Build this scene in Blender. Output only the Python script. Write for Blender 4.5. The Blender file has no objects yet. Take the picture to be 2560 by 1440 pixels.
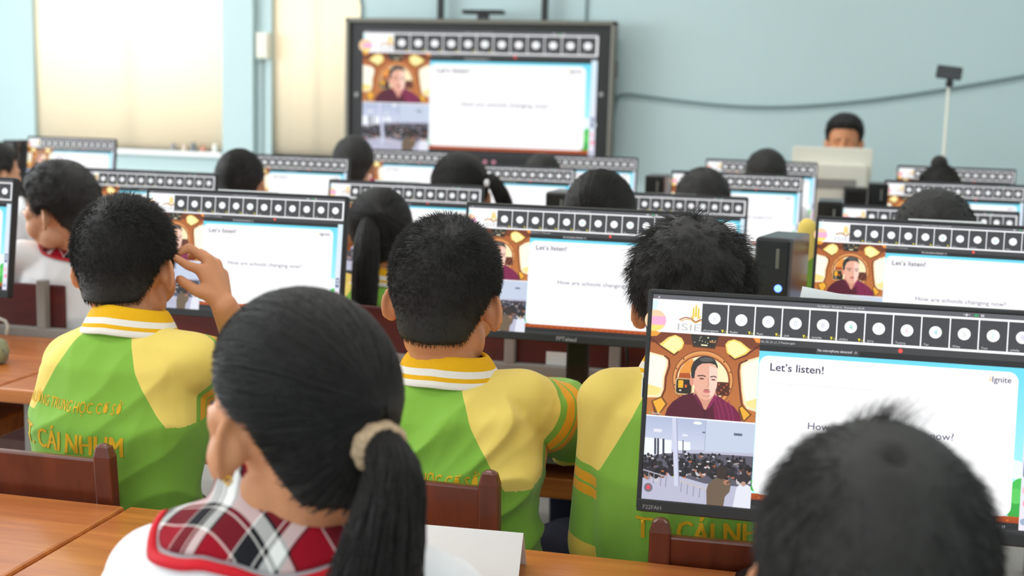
import bpy, bmesh, math, random
import numpy as np
from mathutils import Vector, Matrix, Euler, noise
from mathutils.bvhtree import BVHTree

S = bpy.context.scene
COL = S.collection

# ------------------------------------------------------------------ camera
cd = bpy.data.cameras.new('camera')
cam = bpy.data.objects.new('camera', cd)
COL.objects.link(cam)
S.camera = cam
YAW, PITCH, ROLL = math.radians(12.85), math.radians(8.28), math.radians(1.62)
_f = Vector((-math.sin(YAW) * math.cos(PITCH), math.cos(YAW) * math.cos(PITCH), -math.sin(PITCH)))
_r = Vector((math.cos(YAW), math.sin(YAW), 0))
_u = _r.cross(_f)
_r2 = _r * math.cos(ROLL) + _u * math.sin(ROLL)
_u2 = -_r * math.sin(ROLL) + _u * math.cos(ROLL)
cam.matrix_world = Matrix(((_r2.x, _u2.x, -_f.x, 0), (_r2.y, _u2.y, -_f.y, 0), (_r2.z, _u2.z, -_f.z, 1.37), (0, 0, 0, 1)))
cd.sensor_width = 36.0
cd.lens = 36.0 * 3160.0 / 2560.0
cd.clip_start = 0.05
cd.clip_end = 60
cd.dof.use_dof = True
cd.dof.focus_distance = 1.85
cd.dof.aperture_fstop = 4.5

# ------------------------------------------------------------------ world, light, exposure
w = bpy.data.worlds.new('world')
S.world = w
w.use_nodes = True
w.node_tree.nodes['Background'].inputs[0].default_value = (0.85, 0.93, 1.0, 1)
w.node_tree.nodes['Background'].inputs[1].default_value = 0.4
S.view_settings.view_transform = 'Standard'
S.view_settings.look = 'None'
S.view_settings.exposure = 0.0
S.view_settings.gamma = 1.0
S.view_settings.use_curve_mapping = False


def area(name, loc, rot, sx, sy, power, col):
    l = bpy.data.lights.new(name, 'AREA')
    l.shape = 'RECTANGLE'
    l.size, l.size_y = sx, sy
    l.energy = power
    l.color = col
    o = bpy.data.objects.new(name, l)
    o.location = loc
    o.rotation_euler = [math.radians(a) for a in rot]
    COL.objects.link(o)
    return o


# daylight entering by the windows of the left wall, and by those of the rear wall
DAY = (0.93, 0.97, 1.0)
for yy, pw in ((0.6, 50), (3.2, 105), (5.2, 86)):
    area('window_daylight', (-6.52, yy, 1.9), (0, -90, 0), 1.5, 1.9, pw, DAY)
# daylight falling on the closed blinds of the front windows from outside
for xx, sx in ((-4.445, 1.36), (-3.105, .58)):
    area('window_daylight', (xx, 8.6, 1.8), (-90, 0, 0), sx, 1.6, 33 * sx, (1.0, .97, .90))
for xx in (-3.6, -0.6, 1.9):
    area('window_daylight', (xx, -2.28, 1.9), (90, 0, 0), 1.9, 1.4, 20, DAY)

# ------------------------------------------------------------------ helpers
def lin(c):
    return tuple((v / 12.92 if v <= 0.04045 else ((v + 0.055) / 1.055) ** 2.4) for v in [x / 255.0 for x in c])


def mat(name, rgb, rough=0.6, spec=0.4, metal=0.0, noise_amt=0.0, noise_scale=8.0, bump=0.0, bump_scale=60.0, sheen=0.0, sss=0.0, coat=0.0, emit=0.0):
    m = bpy.data.materials.new(name)
    m.use_nodes = True
    nt = m.node_tree
    b = nt.nodes['Principled BSDF']
    c = lin(rgb)
    b.inputs['Base Color'].default_value = (*c, 1)
    b.inputs['Roughness'].default_value = rough
    b.inputs['Specular IOR Level'].default_value = spec
    b.inputs['Metallic'].default_value = metal
    if sheen: b.inputs['Sheen Weight'].default_value = sheen
    if coat:
        b.inputs['Coat Weight'].default_value = coat
        b.inputs['Coat Roughness'].default_value = 0.15
    if sss:
        b.inputs['Subsurface Weight'].default_value = sss
        b.inputs['Subsurface Radius'].default_value = (0.012, 0.005, 0.003)
        b.inputs['Subsurface Scale'].default_value = 0.6
    if emit:
        b.inputs['Emission Color'].default_value = (*c, 1)
        b.inputs['Emission Strength'].default_value = emit
    tc = nt.nodes.new('ShaderNodeTexCoord')
    if noise_amt:
        n = nt.nodes.new('ShaderNodeTexNoise')
        n.inputs['Scale'].default_value = noise_scale
        n.inputs['Detail'].default_value = 4
        nt.links.new(tc.outputs['Object'], n.inputs['Vector'])
        r = nt.nodes.new('ShaderNodeMapRange')
        r.inputs['To Min'].default_value = 1 - noise_amt
        r.inputs['To Max'].default_value = 1 + noise_amt
        nt.links.new(n.outputs['Fac'], r.inputs['Value'])
        mx = nt.nodes.new('ShaderNodeVectorMath')
        mx.operation = 'SCALE'
        mx.inputs[0].default_value = c
        nt.links.new(r.outputs['Result'], mx.inputs['Scale'])
        nt.links.new(mx.outputs[0], b.inputs['Base Color'])
    if bump:
        n = nt.nodes.new('ShaderNodeTexNoise')
        n.inputs['Scale'].default_value = bump_scale
        n.inputs['Detail'].default_value = 3
        nt.links.new(tc.outputs['Object'], n.inputs['Vector'])
        bp = nt.nodes.new('ShaderNodeBump')
        bp.inputs['Strength'].default_value = bump
        bp.inputs['Distance'].default_value = 0.01
        nt.links.new(n.outputs['Fac'], bp.inputs['Height'])
        nt.links.new(bp.outputs['Normal'], b.inputs['Normal'])
    return m


def wood(name, a, b_, rough, coat, stretch=(2, 26, 26), bumpy=0.05):
    m = bpy.data.materials.new(name)
    m.use_nodes = True
    nt = m.node_tree
    b = nt.nodes['Principled BSDF']
    tc = nt.nodes.new('ShaderNodeTexCoord')
    mp = nt.nodes.new('ShaderNodeMapping')
    mp.inputs['Scale'].default_value = stretch
    nt.links.new(tc.outputs['Object'], mp.inputs['Vector'])
    n = nt.nodes.new('ShaderNodeTexNoise')
    n.inputs['Scale'].default_value = 1.6
    n.inputs['Detail'].default_value = 6
    n.inputs['Distortion'].default_value = 0.6
    nt.links.new(mp.outputs[0], n.inputs['Vector'])
    r = nt.nodes.new('ShaderNodeValToRGB')
    r.color_ramp.elements[0].position = 0.3
    r.color_ramp.elements[1].position = 0.72
    r.color_ramp.elements[0].color = (*lin(a), 1)
    r.color_ramp.elements[1].color = (*lin(b_), 1)
    nt.links.new(n.outputs['Fac'], r.inputs['Fac'])
    nt.links.new(r.outputs['Color'], b.inputs['Base Color'])
    b.inputs['Roughness'].default_value = rough
    b.inputs['Coat Weight'].default_value = coat
    b.inputs['Coat Roughness'].default_value = 0.25
    bp = nt.nodes.new('ShaderNodeBump')
    bp.inputs['Strength'].default_value = bumpy
    bp.inputs['Distance'].default_value = 0.003
    nt.links.new(n.outputs['Fac'], bp.inputs['Height'])
    nt.links.new(bp.outputs['Normal'], b.inputs['Normal'])
    return m


M = {}
M['wall'] = mat('pale_cyan_paint', (190, 211, 213), 0.75, 0.2, noise_amt=0.025, noise_scale=1.1)
M['white_paint'] = mat('white_paint', (236, 238, 238), 0.8, 0.2, noise_amt=0.02)
M['floor'] = mat('floor_tile', (196, 192, 186), 0.35, 0.5, noise_amt=0.05, noise_scale=3)
M['table'] = wood('varnished_table_wood', (170, 90, 36), (204, 122, 56), 0.34, 0.4)
M['chair'] = wood('mahogany_chair_wood', (84, 32, 14), (112, 48, 24), 0.35, 0.5, (22, 22, 3))
M['red_panel'] = wood('dark_red_panel_wood', (74, 16, 14), (98, 26, 22), 0.5, 0.1, (3, 20, 20))
M['steel'] = mat('grey_painted_steel', (150, 146, 140), 0.5, 0.4, 0.0, noise_amt=0.05)
M['black'] = mat('black_plastic', (34, 34, 35), 0.42, 0.45, noise_amt=0.06, noise_scale=20)
M['black_gloss'] = mat('glossy_black_plastic', (24, 24, 25), 0.22, 0.5, noise_amt=0.04)
M['case'] = mat('dark_grey_case_metal', (72, 70, 72), 0.3, 0.5, 0.5, noise_amt=0.05)
M['bezelgrey'] = mat('grey_aluminium_frame', (112, 110, 102), 0.4, 0.5, 0.4, noise_amt=0.04)
M['print'] = mat('pale_grey_print', (150, 150, 150), 0.5, 0.3, noise_amt=0.02)
M['paper'] = mat('white_paper', (236, 236, 236), 0.8, 0.15, noise_amt=0.015, noise_scale=14, bump=0.08, bump_scale=9)
M['cream'] = mat('cream_blind_fabric', (255, 244, 222), 0.9, 0.1, noise_amt=0.035, noise_scale=1.6)
M['offwhite'] = mat('off_white_plastic', (228, 226, 212), 0.5, 0.35, noise_amt=0.02)
M['skin'] = mat('warm_brown_skin', (206, 142, 102), 0.52, 0.35, noise_amt=0.07, noise_scale=30, sss=0.15, bump=0.06, bump_scale=220)
M['skin_pale'] = mat('light_brown_skin', (216, 162, 128), 0.52, 0.35, noise_amt=0.06, noise_scale=30, sss=0.15, bump=0.05, bump_scale=220)
M['hair'] = mat('black_hair', (34, 31, 29), 0.5, 0.45, noise_amt=0.3, noise_scale=60, bump=.5, bump_scale=900)
M['white_shirt'] = mat('white_cotton', (240, 240, 243), 0.85, 0.15, noise_amt=0.015, bump=0.25, bump_scale=14, sheen=0.2)
M['trousers'] = mat('navy_trouser_cloth', (38, 40, 54), 0.85, 0.15, noise_amt=0.1, bump=0.15, bump_scale=30)
M['red_tape'] = mat('red_ribbon_cloth', (205, 30, 44), 0.75, 0.2, noise_amt=0.06, noise_scale=40)
M['yellow_rib'] = mat('golden_yellow_rib_knit', (236, 178, 28), 0.8, 0.15, noise_amt=0.06, noise_scale=120)
M['white_rib'] = mat('white_rib_knit', (238, 232, 222), 0.8, 0.15, noise_amt=0.04, noise_scale=120)
M['print_gold'] = mat('golden_shirt_print', (226, 172, 36), 0.7, 0.2, noise_amt=0.16, noise_scale=90)
M['eye_white'] = mat('eye_white', (225, 220, 214), 0.3, 0.5, noise_amt=0.03)
M['iris'] = mat('dark_iris', (30, 20, 16), 0.2, 0.5, noise_amt=0.05)
M['tan_knit'] = mat('beige_fuzzy_knit', (196, 168, 138), 0.95, 0.1, noise_amt=0.35, noise_scale=160, bump=0.6, bump_scale=240)
M['gold'] = mat('gold_metal', (222, 178, 84), 0.25, 0.5, 1.0, noise_amt=0.03)
M['cable'] = mat('grey_cable_rubber', (120, 140, 142), 0.6, 0.3, noise_amt=0.03)
M['led'] = mat('blue_lit_led', (70, 100, 255), 0.3, 0.5, emit=7.0)
M['olive'] = mat('grey_olive_plush', (150, 152, 120), 0.95, 0.1, noise_amt=0.2, noise_scale=60, bump=0.4, bump_scale=120)
M['frosted'] = mat('daylit_frosted_glass', (235, 244, 250), .4, .3, emit=.9)
M['lamp'] = mat('lit_lamp_tube', (255, 252, 245), 0.5, 0.3, emit=3.0)


def link(o, parent=None):
    COL.objects.link(o)
    if parent is not None: o.parent = parent
    return o


def me_obj(name, verts, faces, mats, parent=None, smooth=False, fm=None, off=None):
    v = np.asarray(verts, float)
    if off is not None: v = v - np.asarray(off, float)
    me = bpy.data.meshes.new(name)
    me.from_pydata(v.tolist(), [], [tuple(f) for f in faces])
    for m_ in (mats if isinstance(mats, (list, tuple)) else [mats]): me.materials.append(m_)
    if fm is not None: me.polygons.foreach_set('material_index', np.asarray(fm, np.int32))
    if smooth: me.polygons.foreach_set('use_smooth', np.ones(len(me.polygons), bool))
    me.update()
    return link(bpy.data.objects.new(name, me), parent)


def big_mesh(name, V, F3, mat_, parent, off, smooth=True):
    # fast triangle mesh from arrays
    me = bpy.data.meshes.new(name)
    V = np.asarray(V, np.float32) - np.asarray(off, np.float32)
    F3 = np.asarray(F3, np.int32)
    me.vertices.add(len(V)); me.vertices.foreach_set('co', V.ravel())
    me.loops.add(F3.size); me.loops.foreach_set('vertex_index', F3.ravel())
    me.polygons.add(len(F3))
    me.polygons.foreach_set('loop_start', np.arange(0, F3.size, 3, dtype=np.int32))
    me.polygons.foreach_set('loop_total', np.full(len(F3), 3, np.int32))
    if smooth: me.polygons.foreach_set('use_smooth', np.ones(len(F3), bool))
    me.materials.append(mat_)
    me.update(calc_edges=True)
    me.validate()
    return link(bpy.data.objects.new(name, me), parent)


def empty(name, loc, label, cat, group=None, rz=0.0):
    o = bpy.data.objects.new(name, None)
    o.empty_display_size = 0.05
    COL.objects.link(o)
    o.location = loc
    o.rotation_euler = (0, 0, rz)
    tag(o, label, cat, group)
    return o


def tag(o, label, cat, group=None):
    o['label'] = label
    o['category'] = cat
    if group: o['group'] = group
    return o


def structure(o):
    o['kind'] = 'structure'
    return o


class MB:
    def __init__(s): s.v = []; s.f = []; s.m = []
    def add(s, v, f, m=0):
        n = len(s.v)
        s.v += [tuple(p) for p in v]
        s.f += [tuple(i + n for i in q) for q in f]
        s.m += [m] * len(f)
        return s
    def box(s, x0, x1, y0, y1, z0, z1, m=0, rot=None, about=None):
        v = np.array([(x, y, z) for z in (z0, z1) for y in (y0, y1) for x in (x0, x1)], float)
        if rot is not None:
            a = np.array(about if about is not None else v.mean(0))
            v = (v - a) @ np.array(rot).T + a
        return s.add(v, [(0, 2, 3, 1), (4, 5, 7, 6), (0, 1, 5, 4), (2, 6, 7, 3), (0, 4, 6, 2), (1, 3, 7, 5)], m)
    def tube(s, pts, rad, n=10, m=0, cap=True):
        P = [np.array(p, float) for p in pts]
        R = rad if isinstance(rad, (list, tuple)) else [rad] * len(P)
        rings = []
        up = np.array((0, 0, 1.0))
        for i, p in enumerate(P):
            t = P[min(i + 1, len(P) - 1)] - P[max(i - 1, 0)]
            t /= np.linalg.norm(t) + 1e-12
            if i == 0:
                a = np.cross(t, up)
                if np.linalg.norm(a) < 1e-3: a = np.cross(t, (1.0, 0, 0))
            else:
                a = a - t * (a @ t)
            a = a / np.linalg.norm(a)
            b = np.cross(t, a)
            rings.append([p + R[i] * (math.cos(q) * a + math.sin(q) * b) for q in np.linspace(0, 2 * math.pi, n, endpoint=False)])
        v = [q for r in rings for q in r]
        f = []
        for i in range(len(P) - 1):
            for k in range(n):
                f.append((i * n + k, i * n + (k + 1) % n, (i + 1) * n + (k + 1) % n, (i + 1) * n + k))
        if cap:
            f.append(tuple(range(n))[::-1]); f.append(tuple((len(P) - 1) * n + k for k in range(n)))
        return s.add(v, f, m)
    def lathe(s, prof, c=(0, 0, 0), n=24, m=0):
        v = [(c[0] + r * math.cos(q), c[1] + r * math.sin(q), c[2] + z) for r, z in prof for q in np.linspace(0, 2 * math.pi, n, endpoint=False)]
        f = [(i * n + k, i * n + (k + 1) % n, (i + 1) * n + (k + 1) % n, (i + 1) * n + k) for i in range(len(prof) - 1) for k in range(n)]
        f.append(tuple(range(n))[::-1]); f.append(tuple((len(prof) - 1) * n + k for k in range(n)))
        return s.add(v, f, m)
    def prism(s, poly, y0, y1, m=0):
        # polygon in x,z extruded along y
        n = len(poly)
        v = [(x, y0, z) for x, z in poly] + [(x, y1, z) for x, z in poly]
        f = [tuple(range(n)), tuple(range(n, 2 * n))[::-1]] + [(i, n + i, n + (i + 1) % n, (i + 1) % n) for i in range(n)]
        return s.add(v, f, m)
    def build(s, name, mats, parent=None, smooth=False, bevel=0.0, seg=2, off=None):
        o = me_obj(name, s.v, s.f, mats, parent, smooth, s.m, off)
        if bevel:
            md = o.modifiers.new('bevel', 'BEVEL')
            md.width = bevel; md.segments = seg; md.limit_method = 'ANGLE'; md.angle_limit = math.radians(40)
        return o


def children_of(o):
    return [c for c in COL.objects if c.parent == o]


def copy_tree(o, parent=None):
    c = o.copy()
    COL.objects.link(c)
    if parent is not None: c.parent = parent
    for ch in children_of(o): copy_tree(ch, c)
    return c


def text_mesh(s, bold=0.0, res=3):
    # filled outline of a line of text, baseline at 0, unit = font size
    cu = bpy.data.curves.new('t', 'FONT')
    cu.body = s
    cu.resolution_u = res
    cu.offset = bold
    o = bpy.data.objects.new('t', cu)
    COL.objects.link(o)
    dg = bpy.context.evaluated_depsgraph_get()
    me = bpy.data.meshes.new_from_object(o.evaluated_get(dg))
    v = np.array([p.co[:] for p in me.vertices]).reshape(-1, 3)[:, :2]
    f = [tuple(p.vertices) for p in me.polygons]
    bpy.data.objects.remove(o); bpy.data.curves.remove(cu); bpy.data.meshes.remove(me)
    return v, f


# the blind cloth lets part of the daylight through
_nt = M['cream'].node_tree
_b = _nt.nodes['Principled BSDF']
_tr = _nt.nodes.new('ShaderNodeBsdfTranslucent')
_tr.inputs[0].default_value = (*lin((255, 246, 228)), 1)
_mx = _nt.nodes.new('ShaderNodeMixShader')
_mx.inputs[0].default_value = .35
_nt.links.new(_b.outputs[0], _mx.inputs[1]); _nt.links.new(_tr.outputs[0], _mx.inputs[2])
_nt.links.new(_mx.outputs[0], _nt.nodes['Material Output'].inputs['Surface'])
# ------------------------------------------------------------------ the room
FY = 7.75            # front wall
LX, RX, BY, CZ = -6.6, 3.0, -2.35, 3.4


def slab(name, x0, x1, y0, y1, z0, z1, m, bevel=0):
    b = MB(); b.box(x0, x1, y0, y1, z0, z1)
    return structure(b.build(name, m, None, bevel=bevel))


slab('floor', LX - .1, RX + .1, BY - .1, FY + .3, -0.1, 0, M['floor'])
slab('ceiling', LX - .1, RX + .1, BY - .1, FY + .3, CZ, CZ + .1, M['white_paint'])
slab('wall_right', RX, RX + .12, BY, FY + .2, 0, CZ, M['wall'])
slab('wall_back', LX, RX, BY - .12, BY, 0, CZ, M['wall'])
slab('wall_left', LX - .12, LX, BY, FY + .2, 0, CZ, M['wall'])
# front wall with two window openings
b = MB()
W1 = (-5.145, -3.745); W2 = (-3.41, -2.80); SZ, TZ = 1.0, 2.62
b.box(LX, W1[0], FY, FY + .2, 0, CZ)
b.box(W1[0], W1[1], FY, FY + .2, 0, SZ); b.box(W1[0], W1[1], FY, FY + .2, TZ, CZ)
b.box(W1[1], W2[0], FY, FY + .2, 0, CZ)
b.box(W2[0], W2[1], FY, FY + .2, 0, SZ); b.box(W2[0], W2[1], FY, FY + .2, TZ, CZ)
b.box(W2[1], RX, FY, FY + .2, 0, CZ)
structure(b.build('wall_front', M['wall']))
# pilaster between the two windows
slab('trim_1', -3.735, -3.515, FY - .05, FY + .01, 0, CZ, M['wall'], bevel=.006)
slab('trim_2', W1[0], W1[1], FY - .045, FY + .1, SZ - .035, SZ, M['white_paint'], bevel=.004)
slab('trim_3', W2[0], W2[1], FY - .03, FY + .1, SZ - .03, SZ, M['wall'], bevel=.004)


def window(name, x0, x1):
    e = bpy.data.objects.new(name, None)
    COL.objects.link(e)
    e.location = ((x0 + x1) / 2, FY, SZ)
    structure(e)
    wd = (x1 - x0) / 2
    f = MB()
    for a, c in ((-wd, -wd + .04), (wd - .04, wd), (-.02, .02)):
        f.box(a, c, .10, .14, 0, TZ - SZ)
    f.box(-wd, wd, .10, .14, 0, .04); f.box(-wd, wd, .10, .14, TZ - SZ - .04, TZ - SZ)
    f.build('window_frame', M['white_paint'], e)
    # gathered roller blind hung in front of the glass, with soft vertical waves
    n = 90
    v, fc = [], []
    for k in range(n + 1):
        x = -wd + 2 * wd * k / n
        y = .035 + .0012 * math.sin(x * 9) + .0008 * math.sin(x * 21 + 1)
        for z in (0.005, TZ - SZ):
            v += [(x, y, z), (x, y + .004, z)]
    for k in range(n):
        a = 4 * k; c = a + 4
        fc += [(a, c, c + 2, a + 2), (a + 1, a + 3, c + 3, c + 1), (a + 2, c + 2, c + 3, a + 3), (a, a + 1, c + 1, c)]
    me_obj('blind', v, fc, M['cream'], e, True)
    return e


def side_window(name, y):
    # one of the wide windows of the left wall, daylight behind frosted panes
    e = bpy.data.objects.new(name, None)
    COL.objects.link(e)
    e.location = (LX, y, 1.9)
    structure(e)
    f = MB()
    for a in (-1.0, -.03, .94): f.box(0, .05, a, a + .06, -.8, .8)
    f.box(0, .05, -1, 1, -.8, -.74); f.box(0, .05, -1, 1, .74, .8)
    f.build('window_frame', M['white_paint'], e, bevel=.004)
    f = MB(); f.box(.005, .02, -.97, .97, -.77, .77)
    f.build('pane', M['frosted'], e)


for k, y in enumerate((.6, 3.2, 5.2)): side_window('window_%d' % (k + 3), y)
window('window_1', *W1)
window('window_2', *W2)

# small things along the wall
b = MB(); b.box(-.042, .042, -.05, 0, 0, .165); b.box(-.034, .034, -.056, -.05, .01, .155)
o = tag(b.build('junction_box', M['offwhite'], None, bevel=.004), 'small off-white electrical box high on the wall beside the second window', 'electrical box')
o.location = (-3.452, FY - .001, 1.615)
b = MB(); b.tube([(-3.475, FY - .012, 1.62), (-3.478, FY - .012, 0.05)], .008, 8)
tag(b.build('wall_conduit', M['wall'], None, True), 'thin painted cable conduit running down the pillar edge between the windows', 'conduit')
b = MB(); b.tube([(-1.351, FY - .01, 1.72), (-1.352, FY - .01, 2.9)], .006, 8)
tag(b.build('wall_wire', M['cable'], None, True), 'thin grey wire rising up the wall behind the right end of the big display', 'wire')
b = MB(); b.tube([(-2.80, FY - .01, 1.70), (-2.79, FY - .012, 1.95), (-2.815, FY - .01, 2.05), (-2.80, FY - .01, 2.9)], .006, 8)
tag(b.build('wall_wire', M['cable'], None, True), 'thin grey wire rising beside the right edge of the second window', 'wire')
pts = [(-1.16, 1.30), (-1.138, 1.424), (-1.09, 1.446), (-1.04, 1.447), (-.8, 1.42), (-.52, 1.398), (-.28, 1.393), (-.051, 1.404), (.23, 1.434), (.513, 1.477), (.85, 1.541), (1.18, 1.609), (1.6, 1.70), (2.2, 1.78), (2.98, 1.84)]
# smooth the sag
cur = []
for i in range(len(pts) - 1):
    p0, p1, p2, p3 = pts[max(i - 1, 0)], pts[i], pts[i + 1], pts[min(i + 2, len(pts) - 1)]
    for t in np.linspace(0, 1, 6, endpoint=False):
        q = [0.5 * (2 * p1[k] + (p2[k] - p0[k]) * t + (2 * p0[k] - 5 * p1[k] + 4 * p2[k] - p3[k]) * t * t + (3 * p1[k] - p0[k] - 3 * p2[k] + p3[k]) * t ** 3) for k in (0, 1)]
        cur.append((q[0], FY - .02, q[1]))
b = MB(); b.tube(cur, .0085, 8)
tag(b.build('hanging_cable', M['cable'], None, True), 'long grey cable sagging across the blue wall right of the big display', 'cable')

# small bottles and pots on the ledge of the first window
rnd = random.Random(4)
for k, (x, c, h, nm, lab) in enumerate(((-4.10, (150, 150, 150), .05, 'small_tin', 'leftmost small grey tin on the ledge of the first window'),
                                   (-4.02, (225, 205, 190), .045, 'small_cup', 'small pale pink cup on the window ledge right of the grey tin'),
                                   (-3.955, (120, 128, 134), .06, 'small_bottle', 'small slate grey bottle in the middle of the window ledge'),
                                   (-3.885, (215, 150, 130), .04, 'small_pot', 'small salmon pot on the window ledge right of the slate bottle'),
                                   (-3.80, (240, 238, 230), .055, 'small_jar', 'rightmost small white jar on the ledge of the first window'))):
    b = MB(); r = .018
    b.lathe([(r * .9, 0), (r, .004), (r, h * .7), (r * .55, h * .85), (r * .55, h)], n=16)
    o = tag(b.build(nm, mat(nm + '_glaze', c, .4, .4, noise_amt=.06), None, True), lab, nm.split('_')[1])
    o.location = (x, FY - .02, SZ)

# ceiling lamps (above the frame)
def ceiling_lamp():
    e = empty('ceiling_lamp', (0, 0, CZ), 'white twin tube ceiling lamp hanging above the desks', 'lamp', 'tube lamps on the ceiling')
    b = MB(); b.box(-.62, .62, -.10, .10, -.05, 0); b.build('housing', M['white_paint'], e, bevel=.004)
    for s in (-1, 1):
        b = MB(); b.tube([(-.58, s * .05, -.075), (.58, s * .05, -.075)], .014, 10); b.build('tube', M['lamp'], e, True)
    l = bpy.data.lights.new('lamp_light', 'AREA'); l.shape = 'RECTANGLE'; l.size = 1.2; l.size_y = .2; l.energy = 11.5; l.color = (1, .97, .92)
    o = bpy.data.objects.new('lamp_light', l); o.location = (0, 0, -.10); link(o, e)
    return e


lamp0 = ceiling_lamp()
first = True
for xx in (-3.6, -1.2, 1.2):
    for yy in (-.6, 1.6, 3.8, 6.2):
        o = lamp0 if first else copy_tree(lamp0)
        first = False
        o.location = (xx, yy, CZ)
# ------------------------------------------------------------------ picture shown on every screen (flat, coloured polygons)
class Paint:
    # x to the right 0..1.7778, y downwards 0..1
    def __init__(s): s.v = []; s.c = []; s.f = []; s.z = 0
    def poly(s, pts, col, cols=None):
        n = len(s.v)
        s.z += 1
        for i, (x, y) in enumerate(pts):
            s.v.append((x, y, s.z)); s.c.append(lin(cols[i] if cols else col))
        s.f.append(tuple(range(n, n + len(pts))))
    def rect(s, x0, y0, x1, y1, col, bot=None):
        s.poly([(x0, y0), (x1, y0), (x1, y1), (x0, y1)], col, [col, col, bot, bot] if bot else None)
    def ell(s, x, y, rx, ry, col, n=28, rot=0.0, inner=None):
        c, d = math.cos(rot), math.sin(rot)
        ring = [(x + rx * math.cos(t) * c - ry * math.sin(t) * d, y + rx * math.cos(t) * d + ry * math.sin(t) * c) for t in np.linspace(0, 2 * math.pi, n, endpoint=False)]
        if inner is None: return s.poly(ring, col)
        k = len(s.v); s.z += 1
        s.v.append((x, y, s.z)); s.c.append(lin(inner))
        for p in ring: s.v.append((*p, s.z)); s.c.append(lin(col))
        for i in range(n): s.f.append((k, k + 1 + i, k + 1 + (i + 1) % n))
    def rrect(s, x0, y0, x1, y1, r, col, n=7):
        p = []
        for cx, cy, a in ((x1 - r, y0 + r, -90), (x1 - r, y1 - r, 0), (x0 + r, y1 - r, 90), (x0 + r, y0 + r, 180)):
            for t in np.linspace(a, a + 90, n): p.append((cx + r * math.cos(math.radians(t)), cy + r * math.sin(math.radians(t))))
        s.poly(p, col)
    def line(s, pts, wd, col):
        s.z += 1
        for i in range(len(pts) - 1):
            (x0, y0), (x1, y1) = pts[i], pts[i + 1]
            L = math.hypot(x1 - x0, y1 - y0) or 1
            nx, ny = -(y1 - y0) / L * wd / 2, (x1 - x0) / L * wd / 2
            k = len(s.v)
            for q in ((x0 + nx, y0 + ny), (x1 + nx, y1 + ny), (x1 - nx, y1 - ny), (x0 - nx, y0 - ny)):
                s.v.append((*q, s.z)); s.c.append(lin(col))
            s.f.append((k, k + 1, k + 2, k + 3))
    def text(s, t, x, y, h, col, w=None, bold=0.0, anchor=0.0):
        v, f = text_mesh(t, bold)
        sc = h / 0.70
        v = v * sc
        if w: v[:, 0] *= w / (v[:, 0].max() - v[:, 0].min())
        v[:, 0] -= v[:, 0].min() + anchor * (v[:, 0].max() - v[:, 0].min())
        s.z += 1
        n = len(s.v)
        for a in v: s.v.append((x + a[0], y - a[1], s.z)); s.c.append(lin(col))
        s.f += [tuple(i + n for i in q) for q in f]


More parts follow.
